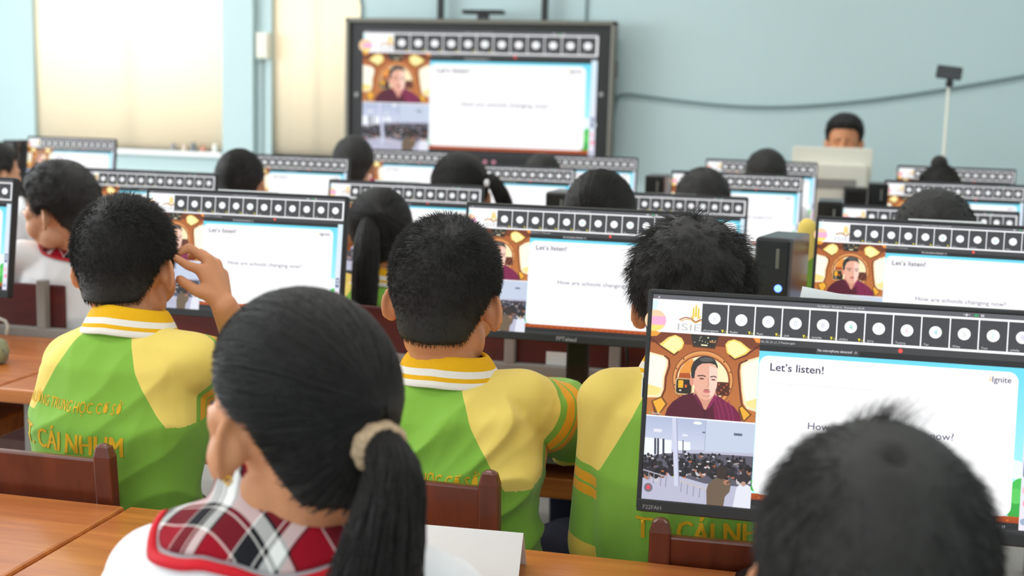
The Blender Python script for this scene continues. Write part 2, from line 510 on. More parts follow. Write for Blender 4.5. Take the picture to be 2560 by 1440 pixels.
def teacher_video(P, x0, y0, x1, y1):
    # orange round cabin seen behind a man in a maroon shirt
    W = x1 - x0
    rect = P.rect
    rect(x0, y0, x1, y1, (172, 92, 42), (196, 120, 60))
    X = lambda u: x0 + u * W / 0.523          # u measured on the photographed screen
    E = lambda u, v, a, b, c, **k: P.ell(X(u), v, a, b, c, **k)
    PL = lambda pts, c: P.poly([(X(a), b) for a, b in pts], c)
    LN = lambda pts, wd, c: P.line([(X(a), b) for a, b in pts], wd, c)
    PL([(.0, .182), (.523, .182), (.523, .235), (.0, .235)], (120, 58, 28))
    PL([(.0, .182), (.05, .182), (.03, .202), (.0, .205)], (236, 160, 50))
    PL([(.49, .182), (.523, .182), (.523, .205), (.505, .203)], (240, 150, 60))
    # upper bright windows
    PL([(.085, .205), (.118, .192), (.15, .205), (.163, .228), (.155, .255), (.118, .29), (.05, .25), (.045, .242)], (255, 220, 110))
    PL([(.092, .21), (.118, .199), (.143, .21), (.155, .229), (.15, .25), (.118, .28), (.058, .248)], (255, 240, 170))
    PL([(.36, .222), (.372, .205), (.4, .195), (.432, .205), (.48, .24), (.46, .262), (.408, .29), (.37, .262)], (255, 220, 110))
    PL([(.368, .225), (.38, .211), (.4, .203), (.428, .212), (.468, .242), (.452, .258), (.408, .281), (.377, .258)], (255, 240, 170))
    # side windows
    PL([(0, .283), (.07, .297), (.09, .318), (.09, .345), (.077, .40), (.076, .46), (.062, .5), (.0, .505)], (255, 232, 190))
    PL([(0, .292), (.066, .305), (.082, .322), (.081, .345), (.068, .40), (.066, .455), (.055, .489), (.0, .494)], (255, 250, 232))
    PL([(.523, .27), (.523, .535), (.48, .525), (.462, .50), (.45, .44), (.438, .345), (.44, .312), (.47, .29)], (255, 232, 190))
    PL([(.523, .28), (.523, .522), (.486, .513), (.471, .49), (.459, .43), (.447, .343), (.449, .32), (.476, .3)], (255, 250, 230))
    PL([(0, .44), (.03, .446), (.066, .455), (.055, .489), (0, .494)], (255, 224, 140))
    PL([(.523, .47), (.523, .522), (.486, .513), (.471, .49)], (255, 228, 150))
    for p in ([(.0, .215), (.05, .25), (.118, .29), (.14, .27)], [(.523, .215), (.46, .27), (.408, .292), (.38, .272)],
              [(.07, .297), (.095, .31), (.1, .345), (.085, .40), (.084, .46), (.07, .5)], [(.47, .29), (.432, .31), (.428, .35), (.442, .44), (.452, .50), (.47, .53)]):
        LN(p, .007, (92, 40, 18))
    # lower amber hatches
    PL([(.02, .52), (.07, .492), (.1, .53), (.062, .588), (.04, .588)], (120, 70, 30))
    PL([(.028, .522), (.067, .502), (.09, .53), (.058, .583)], (240, 176, 54))
    PL([(.44, .52), (.455, .506), (.505, .55), (.47, .588), (.44, .575)], (120, 70, 30))
    PL([(.446, .523), (.456, .515), (.495, .551), (.468, .58)], (240, 176, 54))
    # overhead panel
    PL([(.19, .183), (.33, .183), (.312, .248), (.205, .245)], (74, 46, 30))
    PL([(.198, .185), (.322, .185), (.306, .24), (.211, .237)], (44, 40, 34))
    rr = random.Random(3)
    for k in range(14):
        u, v = rr.uniform(.21, .31), rr.uniform(.19, .225)
        rect(X(u), v, X(u) + .004, v + .004, (220, 215, 180))
    LN([(.245, .232), (.275, .233)], .006, (255, 246, 200)); LN([(.285, .215), (.312, .216)], .004, (226, 150, 70))
    # round hatch
    E(.262, .40, .146, .142, (120, 60, 28), n=56)
    E(.262, .40, .142, .138, (228, 158, 92), n=56)
    E(.262, .40, .132, .128, (214, 138, 74), n=56)
    E(.262, .40, .131, .119, (150, 74, 32), n=56)
    E(.262, .40, .122, .112, (255, 236, 190), n=56)
    PL([(.145, .40), (.15, .36), (.175, .32), (.21, .30), (.215, .34), (.2, .375)], (232, 150, 60))
    PL([(.142, .41), (.15, .375), (.2, .372), (.21, .41)], (178, 80, 26))
    for a in (200, 225, 165, -20, 15, -45, 140):
        E(.262 + .137 * math.cos(math.radians(a)), .40 + .133 * math.sin(math.radians(a)), .0035, .0045, (80, 36, 16), n=10)
    # consoles either side
    P.rrect(X(.132), .398, X(.215), .478, .014, (206, 170, 120)); P.rrect(X(.137), .404, X(.21), .473, .012, (46, 36, 28))
    P.rrect(X(.146), .409, X(.17), .446, .004, (246, 178, 40)); rect(X(.178), .43, X(.188), .443, (226, 110, 40)); rect(X(.152), .455, X(.162), .462, (230, 226, 210))
    P.rrect(X(.325), .404, X(.392), .47, .012, (92, 44, 24))
    for i in range(4):
        for j in range(4): rect(X(.338 + .012 * i), .412 + .014 * j, X(.345 + .012 * i), .419 + .014 * j, (190, 92, 60) if (i + j) % 3 == 0 else (60, 28, 18))
    # the man
    PL([(.09, .588), (.1, .55), (.125, .515), (.17, .482), (.22, .466), (.33, .466), (.37, .49), (.42, .52), (.445, .55), (.457, .588)], (84, 18, 40))
    PL([(.335, .468), (.37, .49), (.42, .52), (.445, .55), (.457, .588), (.33, .588), (.318, .52)], (120, 24, 66))
    for a in (.345, .365, .39, .41): LN([(a - .02, .49), (a, .54), (a + .012, .588)], .004, (150, 44, 96))
    PL([(.225, .44), (.325, .44), (.335, .478), (.30, .53), (.282, .545), (.25, .52), (.222, .478)], (214, 152, 128))
    PL([(.232, .468), (.222, .478), (.25, .52), (.275, .54), (.262, .51)], (110, 26, 60)); PL([(.325, .465), (.335, .478), (.305, .53), (.285, .545), (.30, .51)], (140, 34, 84))
    LN([(.279, .545), (.279, .588)], .004, (54, 10, 26))
    E(.211, .41, .011, .024, (222, 150, 126), n=18)
    PL([(.214, .37), (.222, .335), (.25, .318), (.30, .318), (.326, .335), (.333, .38), (.331, .43), (.318, .47), (.30, .492), (.278, .498), (.252, .486), (.23, .452), (.219, .42)], (234, 176, 152))
    PL([(.29, .33), (.326, .338), (.333, .38), (.331, .43), (.318, .47), (.30, .49), (.293, .42)], (250, 208, 190))
    PL([(.205, .385), (.203, .345), (.214, .314), (.24, .292), (.27, .283), (.30, .288), (.318, .303), (.331, .33), (.33, .343), (.318, .325), (.295, .318), (.255, .322), (.234, .337), (.224, .362), (.222, .395), (.213, .398)], (48, 44, 42))
    PL([(.24, .30), (.27, .289), (.30, .293), (.31, .305), (.28, .312), (.25, .312)], (92, 88, 86))
    LN([(.236, .383), (.262, .379), (.275, .384)], .006, (84, 56, 46)); LN([(.297, .384), (.315, .379), (.328, .384)], .006, (94, 64, 54))
    E(.257, .395, .012, .004, (96, 60, 50), n=14); E(.313, .396, .011, .004, (104, 66, 58), n=14)
    LN([(.287, .39), (.293, .425), (.284, .43)], .004, (206, 140, 120))
    E(.284, .447, .016, .003, (150, 92, 80), n=14); E(.284, .456, .018, .006, (206, 112, 112), n=16)
    LN([(.262, .474), (.284, .48), (.304, .474)], .004, (206, 142, 122))


def classroom_video(P, x0, y0, x1, y1):
    U = lambda pts, c: P.poly(pts, c)
    P.rect(x0, y0, x1, .76, (176, 186, 214), (206, 212, 232))
    U([(x0, .76), (x1, .72), (x1, y1), (x0, y1)], (186, 186, 208))
    U([(.29, y0), (x1, y0), (x1, .735), (.29, .745)], (196, 206, 226))
    P.line([(.29, y0), (.29, .74)], .003, (160, 168, 190))
    P.ell(.25, .611, .02, .007, (255, 255, 255)); P.rect(.04, .655, .08, .67, (228, 230, 240)); P.rect(.18, .67, .205, .68, (228, 230, 240))
    P.rect(.425, .645, .465, .657, (96, 104, 132)); P.rect(.275, .65, .29, .658, (110, 116, 140))
    U([(.0, .70), (.13, .705), (.132, .77), (.0, .79)], (240, 246, 255)); U([(.16, .705), (.22, .707), (.222, .745), (.16, .75)], (240, 246, 255))
    for a in (.05, .064, .09, .185): P.line([(a, .70), (a + .004, .78)], .010 if a < .1 else .005, (66, 70, 84))
    rr = random.Random(11)
    U([(.0, .80), (.1, .77), (.3, .755), (x1, .75), (x1, .90), (.3, .90), (.1, .86), (.0, .87)], (92, 90, 104))
    for k in range(210):
        d = rr.random() ** .8
        x = rr.uniform(.004, .515); y = .752 + .11 * d + (.02 if x < .12 else 0)
        s_ = .006 + .009 * d
        if rr.random() < .12: P.ell(x, y + .012, s_ * 1.2, s_ * 1.4, rr.choice([(150, 190, 60), (176, 120, 90), (200, 196, 200), (150, 90, 60)]), n=8)
        P.ell(x, y, s_, s_ * 1.2, rr.choice([(34, 32, 36), (44, 40, 44), (52, 48, 52), (30, 28, 30)]), n=8)
        if rr.random() < .4: P.rect(x, y + s_, x + .014, y + s_ + .007, rr.choice([(210, 210, 220), (166, 150, 150), (190, 110, 70), (70, 66, 76)]))
    for a, c in ((.03, .86), (.055, .87), (.09, .88), (.115, .885), (.19, .90), (.22, .91), (.25, .915), (.28, .92)):
        P.line([(a, c), (a - .002, c + .05)], .004, (142, 142, 160))
    P.line([(.0, .858), (.125, .885)], .006, (170, 168, 182)); P.line([(.17, .895), (.32, .93)], .006, (200, 188, 184))
    U([(.126, y0), (.148, y0), (.178, .922), (.155, .925)], (206, 210, 232)); P.line([(.148, y0), (.178, .922)], .004, (150, 156, 184))
    # two grown-ups with their backs to that camera
    U([(.315, y1), (.31, .93), (.318, .90), (.345, .872), (.38, .865), (.41, .874), (.425, .90), (.42, .93), (.4, .955), (.395, y1)], (110, 92, 74))
    P.ell(.378, .838, .026, .034, (58, 46, 42)); P.ell(.405, .885, .016, .012, (176, 124, 100)); P.line([(.405, .89), (.425, .875)], .010, (100, 80, 62))
    U([(.44, y1), (.45, .92), (.455, .90), (.475, .888), (.505, .888), (x1, .90), (x1, y1)], (226, 228, 240))
    P.ell(.487, .86, .024, .030, (48, 44, 48)); P.ell(.484, .885, .011, .012, (190, 150, 134))
    P.ell(.03, .943, .021, .022, (120, 108, 120)); P.ell(.03, .941, .009, .011, (226, 70, 90), n=14)


def screen_picture():
    P = Paint()
    W = 1.7778
    R = P.rect
    R(0, 0, W, 1, (52, 52, 54))
    R(0, 0, W, .0216, (98, 98, 104))
    for k in range(3): R(.022 + .004 * k, .014 - .003 * k, .025 + .004 * k, .0165, (220, 220, 224))
    P.text('Cai Nhum - Grade 6   Remaining: 02:29', .78, .0155, .0095, (214, 214, 218), .215)
    for a in (1.44, 1.463): R(a, .009, a + .006, .012, (226, 226, 230))
    P.rrect(1.449, .006, 1.459, .017, .003, (214, 214, 218)); P.rrect(1.489, .006, 1.501, .017, .002, (40, 170, 96)); P.poly([(1.501, .009), (1.506, .0065), (1.506, .0165), (1.501, .014)], (40, 170, 96))
    for i in (0, 1):
        for j in (0, 1): R(1.517 + .008 * i, .006 + .006 * j, 1.523 + .008 * i, .0105 + .006 * j, (226, 226, 230))
    R(1.68, .004, W, .0216, (150, 190, 60), (150, 190, 60)) if False else None
    # gallery strip
    R(0, .0216, W, .182, (250, 250, 252))
    P.poly([(0, .03), (.03, .03), (.018, .08), (0, .09)], (218, 244, 248))
    P.ell(.018, .127, .052, .052, (252, 210, 170)); P.poly([(-.0, .108), (.066, .105), (.07, .125), (.066, .147), (0, .148)], (250, 178, 214)); P.poly([(0, .15), (.064, .15), (.045, .168), (.018, .1785), (0, .1785)], (252, 226, 120))
    P.poly([(0, .1785), (.03, .1785), (.03, .182), (0, .182)], (246, 180, 70))
    gold = (214, 172, 40)
    for d, h in ((-.012, .06), (0, .048), (.012, .06)):
        P.poly([(.211 + d - .005, .10), (.211 + d - .004, h), (.211 + d, h - .012), (.211 + d + .004, h), (.211 + d + .005, .10)], (238, 204, 60))
    for d in (-1, 1): P.poly([(.211, .112), (.211 + d * .014, .1), (.211 + d * .028, .092), (.211 + d * .02, .106)], (232, 196, 60))
    P.line([(.132, .118), (.16, .104), (.19, .108), (.211, .124)], .006, (176, 106, 40)); P.line([(.138, .124), (.165, .112), (.19, .115), (.211, .129)], .004, (214, 164, 70))
    P.line([(.211, .124), (.232, .112), (.26, .104)], .006, (176, 106, 40)); P.line([(.211, .129), (.232, .118), (.26, .112)], .004, (214, 164, 70))
    P.text('ISIE', .127, .168, .034, (196, 196, 196), .112)
    names = ['phuongquan', 'Ruden', 'Ryan', 'jack', 'tonysky', 'shidou', 'Jerry', 'Tommy', 'Tan', 'Witty', 'Tom', 'anhthy']
    nums = ['6', '1', '0', '0', '8', '4', '2', '6', '4', '5', '1', '8']
    tint = [(206, 216, 226), (200, 216, 220), (206, 210, 232), (190, 200, 216), (196, 200, 214), (90, 206, 180), (214, 220, 226), (232, 190, 196), (120, 206, 214), (196, 204, 208), (170, 224, 214), (196, 190, 224)]
    for i in range(12):
        a = .2405 + .12744 * i
        c = .5 * (a + a + .1215)
        R(a, .032, a + .1215, .170, (66, 66, 69))
        P.ell(c, .101, .0285, .0285, (252, 252, 253), n=32)
        P.text(nums[i], c, .1135, .025, tint[i], None, 0, .5)
        R(a + .004, .160, a + .0055, .167, (150, 150, 154))
        P.text(names[i], a + .011, .1655, .0105, (216, 216, 218))
        if i < 6:
            t = a + .096
            P.poly([(t, .153), (t + .012, .153), (t + .009, .161), (t + .003, .161)], (232, 214, 40)); R(t + .0035, .160, t + .0085, .166, (232, 214, 40))
            P.text('x3', t + .013, .1655, .009, (214, 204, 60))
    R(0, .170, W, .181, (250, 250, 252)) if False else None
    # the two camera pictures
    classroom_video(P, 0, .594, .523, 1)
    teacher_video(P, 0, .182, .523, .588)
    P.text('Teacher', .026, .583, .0095, (230, 230, 230)); R(.014, .574, .019, .583, (60, 190, 110))
    R(0, .588, .523, .594, (248, 248, 250))
    # shared slide
    R(.523, .182, W, .213, (64, 64, 66)); P.text('G6_GS_U1_L1_F.Teacher.pptx', .527, .201, .0105, (206, 206, 208), .16)
    R(.523, .213, W, .241, (34, 34, 35))
    P.rrect(.785, .204, .984, .239, .004, (62, 62, 65)); P.text('No microphone detected', .793, .226, .0125, (232, 232, 234), .157); P.ell(.968, .221, .007, .007, (130, 130, 134))
    P.ell(1.169, .198, .0105, .0105, (240, 70, 62)); P.ell(1.169, .198, .006, .006, (250, 96, 84))
    sx = 1.735
    R(.523, .241, sx, .955, (110, 220, 246), (190, 250, 255))
    P.ell(1.70, .70, .06, .035, (236, 252, 255)); P.ell(1.735, .72, .05, .04, (236, 252, 255))
    for x, y, r, c in ((1.72, .88, .05, (58, 176, 70)), (1.735, .80, .045, (76, 196, 84)), (1.715, .83, .03, (96, 208, 98)), (.53, .90, .012, (70, 180, 76)), (.528, .87, .009, (90, 196, 90))): P.ell(x, y, r, r * 1.2, c)
    R(.523, .925, sx, .955, (186, 84, 28), (160, 66, 22))
    for k in range(26): P.ell(.56 + .045 * k, .944, .006, .004, (214, 120, 56), n=8)
    for k in range(5): P.poly([(1.69 + .01 * k, .925), (1.694 + .01 * k, .90), (1.698 + .01 * k, .925)], (60, 160, 60))
    P.rrect(.5255, .262, 1.697, .928, .045, (253, 253, 254), 10)
    P.text('Let’s listen!', .578, .332, .036, (62, 46, 84), .248, .012)
    P.text('Work in pairs and discuss the following question.', .573, .397, .0165, (220, 222, 236), .49)
    P.text('How are schools changing now?', .769, .598, .033, (86, 78, 112), .66)
    P.text('Ignite', 1.583, .313, .027, (62, 46, 96), .083, .008)
    P.poly([(1.571, .285), (1.576, .290), (1.581, .311), (1.577, .312)], (246, 176, 90)); P.poly([(1.566, .298), (1.57, .30), (1.574, .312), (1.569, .312)], (250, 206, 140))
    R(.523, .955, W, 1, (40, 40, 42)); R(.523, .985, W, 1, (56, 56, 58))
    P.text('28 / 37', 1.63, .982, .012, (200, 200, 204))
    # tool column at the right
    R(sx, .182, W, .985, (214, 236, 250), (236, 230, 246))
    R(sx, .182, W, .213, (64, 64, 66)); R(sx, .213, W, .241, (34, 34, 35)) if False else None
    P.rrect(sx + .006, .66, W - .006, .74, .008, (110, 126, 156)); R(sx + .012, .675, W - .012, .69, (214, 220, 232)); R(sx + .012, .70, W - .012, .715, (214, 220, 232))
    P.ell(sx + .02, .80, .014, .02, (250, 190, 206), n=14); P.ell(sx + .026, .86, .014, .02, (250, 160, 176), n=14); P.ell(sx + .02, .945, .016, .016, (160, 176, 200), n=14)
    return P


SW, SH = .4765, .268
PIC = screen_picture()
m = bpy.data.materials.new('lit_screen_picture')
m.use_nodes = True
nt = m.node_tree
pb = nt.nodes['Principled BSDF']
pb.inputs['Base Color'].default_value = (.012, .012, .013, 1)
pb.inputs['Roughness'].default_value = .35
pb.inputs['Specular IOR Level'].default_value = .25
at = nt.nodes.new('ShaderNodeAttribute')
at.attribute_name = 'Col'
nt.links.new(at.outputs['Color'], pb.inputs['Emission Color'])
pb.inputs['Emission Strength'].default_value = 1.08
M['screen'] = m


def screen_mesh(name, w, h):
    # picture centred on the origin in the x,z plane, facing -y
    me = bpy.data.meshes.new(name)
    v = [((x / 1.7778 - .5) * w, -z * 2.0e-6, (.5 - y) * h) for x, y, z in PIC.v]
    me.from_pydata(v, [], PIC.f)
    ca = me.color_attributes.new('Col', 'FLOAT_COLOR', 'POINT')
    a = np.ones((len(v), 4), np.float32); a[:, :3] = PIC.c
    ca.data.foreach_set('color', a.ravel())
    me.materials.append(M['screen'])
    me.update()
    return me
# ------------------------------------------------------------------ tables
TT = .725


def table(x0, x1, y0, y1, label, group, screenback=False, pend=None):
    e = empty('school_table', ((x0 + x1) / 2, (y0 + y1) / 2, 0), label, 'table', group)
    hx, hy = (x1 - x0) / 2 - .0015, (y1 - y0) / 2
    b = MB(); b.box(-hx, hx, -hy, hy, TT - .032, TT); b.build('tabletop', M['table'], e, bevel=.005)
    b = MB(); b.box(-hx + .05, hx - .05, -hy + .045, hy - .16, .583, .627); b.build('keyboard_shelf', M['table'], e, bevel=.004)
    for sx in (-1, 1):
        for sy in (-1, 1):
            b = MB(); b.box(sx * (hx - .06) - .018, sx * (hx - .06) + .018, sy * (hy - .06) - .018, sy * (hy - .06) + .018, 0, TT - .032)
            b.build('leg', M['steel'], e, bevel=.003)
    b = MB()
    b.box(-hx + .05, hx - .05, hy - .075, hy - .045, TT - .072, TT - .032); b.box(-hx + .05, hx - .05, -hy + .045, -hy + .075, TT - .07, TT - .033)
    b.box(-hx + .05, hx - .05, hy - .075, hy - .045, .12, .15)
    b.build('frame_rail', M['steel'], e, bevel=.003)
    if screenback:
        # low framed back panel along the far edge
        b = MB(); b.box(-hx, hx, hy + .004, hy + .03, TT - .03, TT + .022)
        b.build('back_rail', M['steel'], e, bevel=.003)
        for px in screenback:
            q = px - e.location.x
            b = MB(); b.box(q - .013, q + .013, hy + .004, hy + .03, TT + .02, TT + .15); b.build('back_post', M['steel'], e, bevel=.003)
        b = MB(); b.box(-hx + .01, (hx - .01) if not pend else pend - e.location.x, hy + .031, hy + .045, TT - .3, TT + .135)
        b.build('back_panel', M['red_panel'], e, bevel=.005)
    return e


G = 'school tables in rows'
table(-2.61, -1.012, 1.22, 1.742, 'orange-brown table at lower left, its right edge meeting the table of the ponytailed girl', G)
table(-1.008, .60, 1.22, 1.745, 'orange-brown table in front of the ponytailed girl, carrying the nearest monitor', G)
table(-3.31, -1.702, 2.38, 2.93, 'orange-brown table at left edge, left of the first boy in green', G, [-1.945, -2.9, -2.45], -1.893)
table(-1.698, -.092, 2.38, 2.93, 'orange-brown table with two monitors in front of the two boys in green', G, [-1.215, -.672, -.415])
o_ = COL.objects[-1].parent or COL.objects[-1]
b = MB(); b.box(-.585, -.535, 2.9585, 2.9605, .735, .778); b.build('blank_sticker', M['paper'], o_, off=o_.location)['label'] = 'small blank white sticker on the far rail'
table(-.088, 1.52, 2.38, 2.93, 'orange-brown table on the right carrying the tower with the blue light', G, [.3, .9])
for k, (x0, x1, y0, lab) in enumerate((
        (-2.55, -.90, 3.45, 'table hidden behind the white-shirted boy, third row from the camera'),
        (-.896, .80, 3.45, 'table hidden behind the centre monitor, third row from the camera'),
        (-2.45, -.70, 4.52, 'table hidden under the left pair of fourth-row monitors'),
        (-.696, 1.05, 4.52, 'table hidden under the right pair of fourth-row monitors'),
        (-4.2, -2.3, 5.46, 'table under the farthest left monitor near the blue wall'),
        (-2.296, -.55, 5.46, 'table under the two monitors below the big display'),
        (-.546, 1.15, 5.46, 'table under the two farthest monitors on the right'))):
    table(x0, x1, y0, y0 + .55, lab, G)

# ------------------------------------------------------------------ monitors
TILT = math.radians(8)


def rounded(hw, z0, z1, r, n=5):
    p = []
    for cx, cz, a in ((hw - r, z1 - r, 0), (-hw + r, z1 - r, 90), (-hw + r, z0 + r, 180), (hw - r, z0 + r, 270)):
        for t in np.linspace(a, a + 90, n): p.append((cx + r * math.cos(math.radians(t)), cz + r * math.sin(math.radians(t))))
    return p


def make_monitor():
    # origin: table point under the top edge of the frame; the frame's top centre is at (0,0,h)
    e = empty('computer_monitor', (0, 0, TT), 'x', 'monitor', 'computer monitors on the desks')
    H = .400
    c, s = math.cos(TILT), math.sin(TILT)
    Rt = np.array(((1, 0, 0), (0, c, s), (0, -s, c)))      # leans the top away (+y)

    def place(b):
        v = np.array(b.v, float)
        b.v = [tuple(q) for q in (v @ Rt.T + np.array((0, 0, H)))]
        return b
    hw, top, bot = .245, 0.0, -.292
    b = MB(); b.prism(rounded(hw, bot, top, .006), .0, .018)
    # raised lips around the glass
    b.prism([(-hw + .001, top - .0062), (-hw + .001, top - .001), (hw - .001, top - .001), (hw - .001, top - .0062)], -.0035, .002)
    b.prism([(-hw + .001, bot + .001), (-hw + .001, bot + .0172), (hw - .001, bot + .0172), (hw - .001, bot + .001)], -.004, .002)
    for q in (-1, 1): b.prism([(q * (hw - .001), top - .004), (q * (hw - .0066), top - .004), (q * (hw - .0066), bot + .01), (q * (hw - .001), bot + .01)], -.0035, .002)
    b.prism(rounded(.17, bot + .03, top - .06, .03), .016, .042)
    hs_ = place(b).build('monitor_housing', M['black'], e, bevel=.0015)
    sm = screen_mesh('screen_picture', SW, SH)
    so = bpy.data.objects.new('screen', sm); link(so, e)
    so.location = Vector((0, -.0012 * c, H)) + Vector(Rt @ np.array((0, 0, -.0066 - SH / 2)))
    so.rotation_euler = (-TILT, 0, 0)
    for t, x, h, bd in (('FPTelead', -.028, .0085, .02), ('F22FAH', -.236, .0052, 0)):
        v, f = text_mesh(t, bd)
        v = v * h / .7
        vv = [(x + p[0], -.0045, bot + .005 + p[1]) for p in v]
        bb = MB(); bb.add(vv, f); place(bb).build('lettering', M['print'], e)
    b = MB(); b.box(-.025, .025, .062, .088, .008, H - .12); b.box(-.03, .03, .028, .072, H - .20, H - .11)
    b.build('stand_neck', M['black_gloss'], e, bevel=.005)
    b = MB()
    pr = [(.115, 0), (.115, .006), (.104, .012), (.03, .016)]
    b.lathe(pr, n=36); b.v = [(x, y * .62 + .072, z + .0006) for x, y, z in b.v]
    b.build('stand_base', M['black_gloss'], e, True)
    return e


mons = [  # x, y, z of the frame's top centre, turn, label
    (.055, 1.640, 1.136, .7, 'nearest black monitor, at lower right, partly behind the head of a dark-haired boy'),
    (-1.235, 2.665, 1.145, .5, 'black monitor in front of the boy in green who touches his ear'),
    (-.468, 2.655, 1.146, -.4, 'black monitor in front of the middle boy in green, on a visible stand'),
    (.274, 2.755, 1.142, -3.5, 'black monitor at right beside the tower with the blue light'),
    (-2.093, 2.70, 1.150, 0, 'black monitor cut by the left edge, before the boy in white'),
    (-2.088, 3.762, 1.112, .5, 'blurred monitor directly behind the head of the boy in white'),
    (-1.173, 3.653, 1.116, -.5, 'blurred monitor behind the girl in green with the long ponytail'),
    (-.399, 3.719, 1.112, -.7, 'blurred monitor behind the spiky-haired boy, left of the tower with the blue light'),
    (.354, 3.802, 1.098, -1, 'blurred monitor facing the bowed head, behind the right monitor beside the tower'),
    (-2.053, 4.885, 1.126, -.3, 'blurred monitor right of the dark head below the pillar'),
    (-1.088, 4.714, 1.128, -.5, 'blurred monitor facing the girl with the side ponytail'),
    (-.248, 4.816, 1.128, -.5, 'blurred monitor facing the head just above the spiky-haired boy'),
    (.532, 4.837, 1.123, -.5, 'blurred monitor on the right, in front of the pupil with the high bun'),
    (-3.601, 5.734, 1.131, .5, 'farthest monitor on the left, against the blue wall under the first window'),
    (-1.802, 5.592, 1.136, 1.1, 'far monitor under the lower left corner of the big display'),
    (-.990, 5.771, 1.133, .2, 'far monitor under the lower right corner of the big display'),
    (-.191, 5.764, 1.141, -.3, 'far monitor just left of the seated teacher'),
    (.638, 5.791, 1.142, -.8, 'farthest monitor on the right, behind the pupil with the high bun')]
proto = make_monitor()
for k, (x, y, z, a, lab) in enumerate(mons):
    o = proto if k == 0 else copy_tree(proto)
    dz = z - TT - .400
    o.location = (x, y, TT); o.rotation_euler = (0, 0, math.radians(a))
    o['label'] = lab
    for ch in children_of(o):
        if ch.name.split('.')[0] in ('monitor_housing', 'screen', 'lettering'): ch.location.z += dz
b = MB(); b.box(-.0006, .0006, -.004, .012, -.013, .013)
o = b.build('sticker', M['paper'], proto); o.location = (-.2458, .0, .400 - .118); o.rotation_euler = (-TILT, 0, 0); o['label'] = 'small white sticker on the left side'
o.location.y = -.017

# ------------------------------------------------------------------ computer towers
def make_tower():
    e = empty('computer_tower', (0, 0, 0), 'x', 'computer', 'computer towers beside the monitors')
    b = MB(); b.box(-.036, .036, .0, .15, .004, .395); b.build('case', M['case'], e, bevel=.004)
    b = MB(); b.box(-.036, .036, -.016, .0, .004, .395); b.build('front_panel', M['black_gloss'], e, bevel=.006)
    b = MB(); b.box(.008, .015, -.0172, -.015, .335, .375); b.build('emblem', M['bezelgrey'], e, bevel=.001)
    b = MB(); b.lathe([(.0001, 0), (.0075, 0), (.0075, .002), (.005, .003)], n=16)
    b.v = [(x + .016, -.0158 - z, y + .296) for x, y, z in b.v]
    b.build('power_light', M['led'], e, True)
    for q in (-1, 1):
        b = MB(); b.box(q * .026 - .008, q * .026 + .008, .01, .19, 0, .005); b.build('foot', M['black'], e)
    return e


t0 = make_tower()
for k, (x, y, a, lab) in enumerate((
        (-.050, 2.57, 13, 'black computer tower with a glowing blue power light, right of the spiky-haired boy'),
        (-.694, 3.62, 2, 'black computer tower behind the centre monitor, left of the girl with the hair clip'),
        (.077, 3.72, 2, 'black computer tower left of the monitor of the bowed pupil'),
        (-.545, 4.75, 2, 'black computer tower left of the head above the spiky-haired boy'),
        (-3.90, 5.66, 2, 'black computer tower at far left beside the farthest left monitor'),
        (.265, 4.80, 2, 'black computer tower behind the right monitor row, below the white screen'))):
    o = t0 if k == 0 else copy_tree(t0)
    o.location = (x, y, TT); o.rotation_euler = (0, 0, math.radians(-a)); o['label'] = lab

# ------------------------------------------------------------------ folded name cards
def tent(name, wd, ht, dp, label, loc, rz, tilt=0.0):
    e = MB(); t = .0008
    for s in (-1, 1):
        v = [(-wd / 2, 0, ht), (wd / 2, 0, ht), (wd / 2, s * dp / 2, 0), (-wd / 2, s * dp / 2, 0)]
        v2 = [(p[0], p[1] + s * t, p[2]) for p in v]
        e.add(v + v2, [(0, 1, 2, 3), (4, 5, 6, 7), (0, 1, 5, 4), (1, 2, 6, 5), (2, 3, 7, 6), (3, 0, 4, 7)])
    o = tag(e.build(name, M['paper']), label, 'name card', 'white folded name cards')
    o.location = loc; o.rotation_euler = (0, tilt, rz)
    return o


tent('name_card', .20, .058, .07, 'large white folded name card standing on the table right of the ponytailed girl', (-.449, 1.64, TT), math.radians(3))
for x0, x1, y, z, lab in ((-1.33, -1.181, 2.71, 1.154, 'white card on top of the monitor of the boy touching his ear'),
                          (-.567, -.415, 2.70, 1.148, 'white card on top of the monitor with the visible stand'),
                          (.221, .374, 2.80, 1.152, 'white card on top of the right monitor, below the bowed head'),
                          (-1.289, -1.147, 3.70, 1.127, 'white card on the blurred monitor behind the long ponytail'),
                          (-.466, -.310, 3.77, 1.119, 'white card on the blurred monitor behind the spiky-haired boy')):
    tent('name_card', abs(x1 - x0), .07, .05, lab, ((x0 + x1) / 2, y + .012, z - .07), 0)
tent('name_card', .19, .075, .05, 'white card leaning behind the top edge of the nearest monitor', (.088, 1.715, 1.052), math.radians(4), math.radians(9))

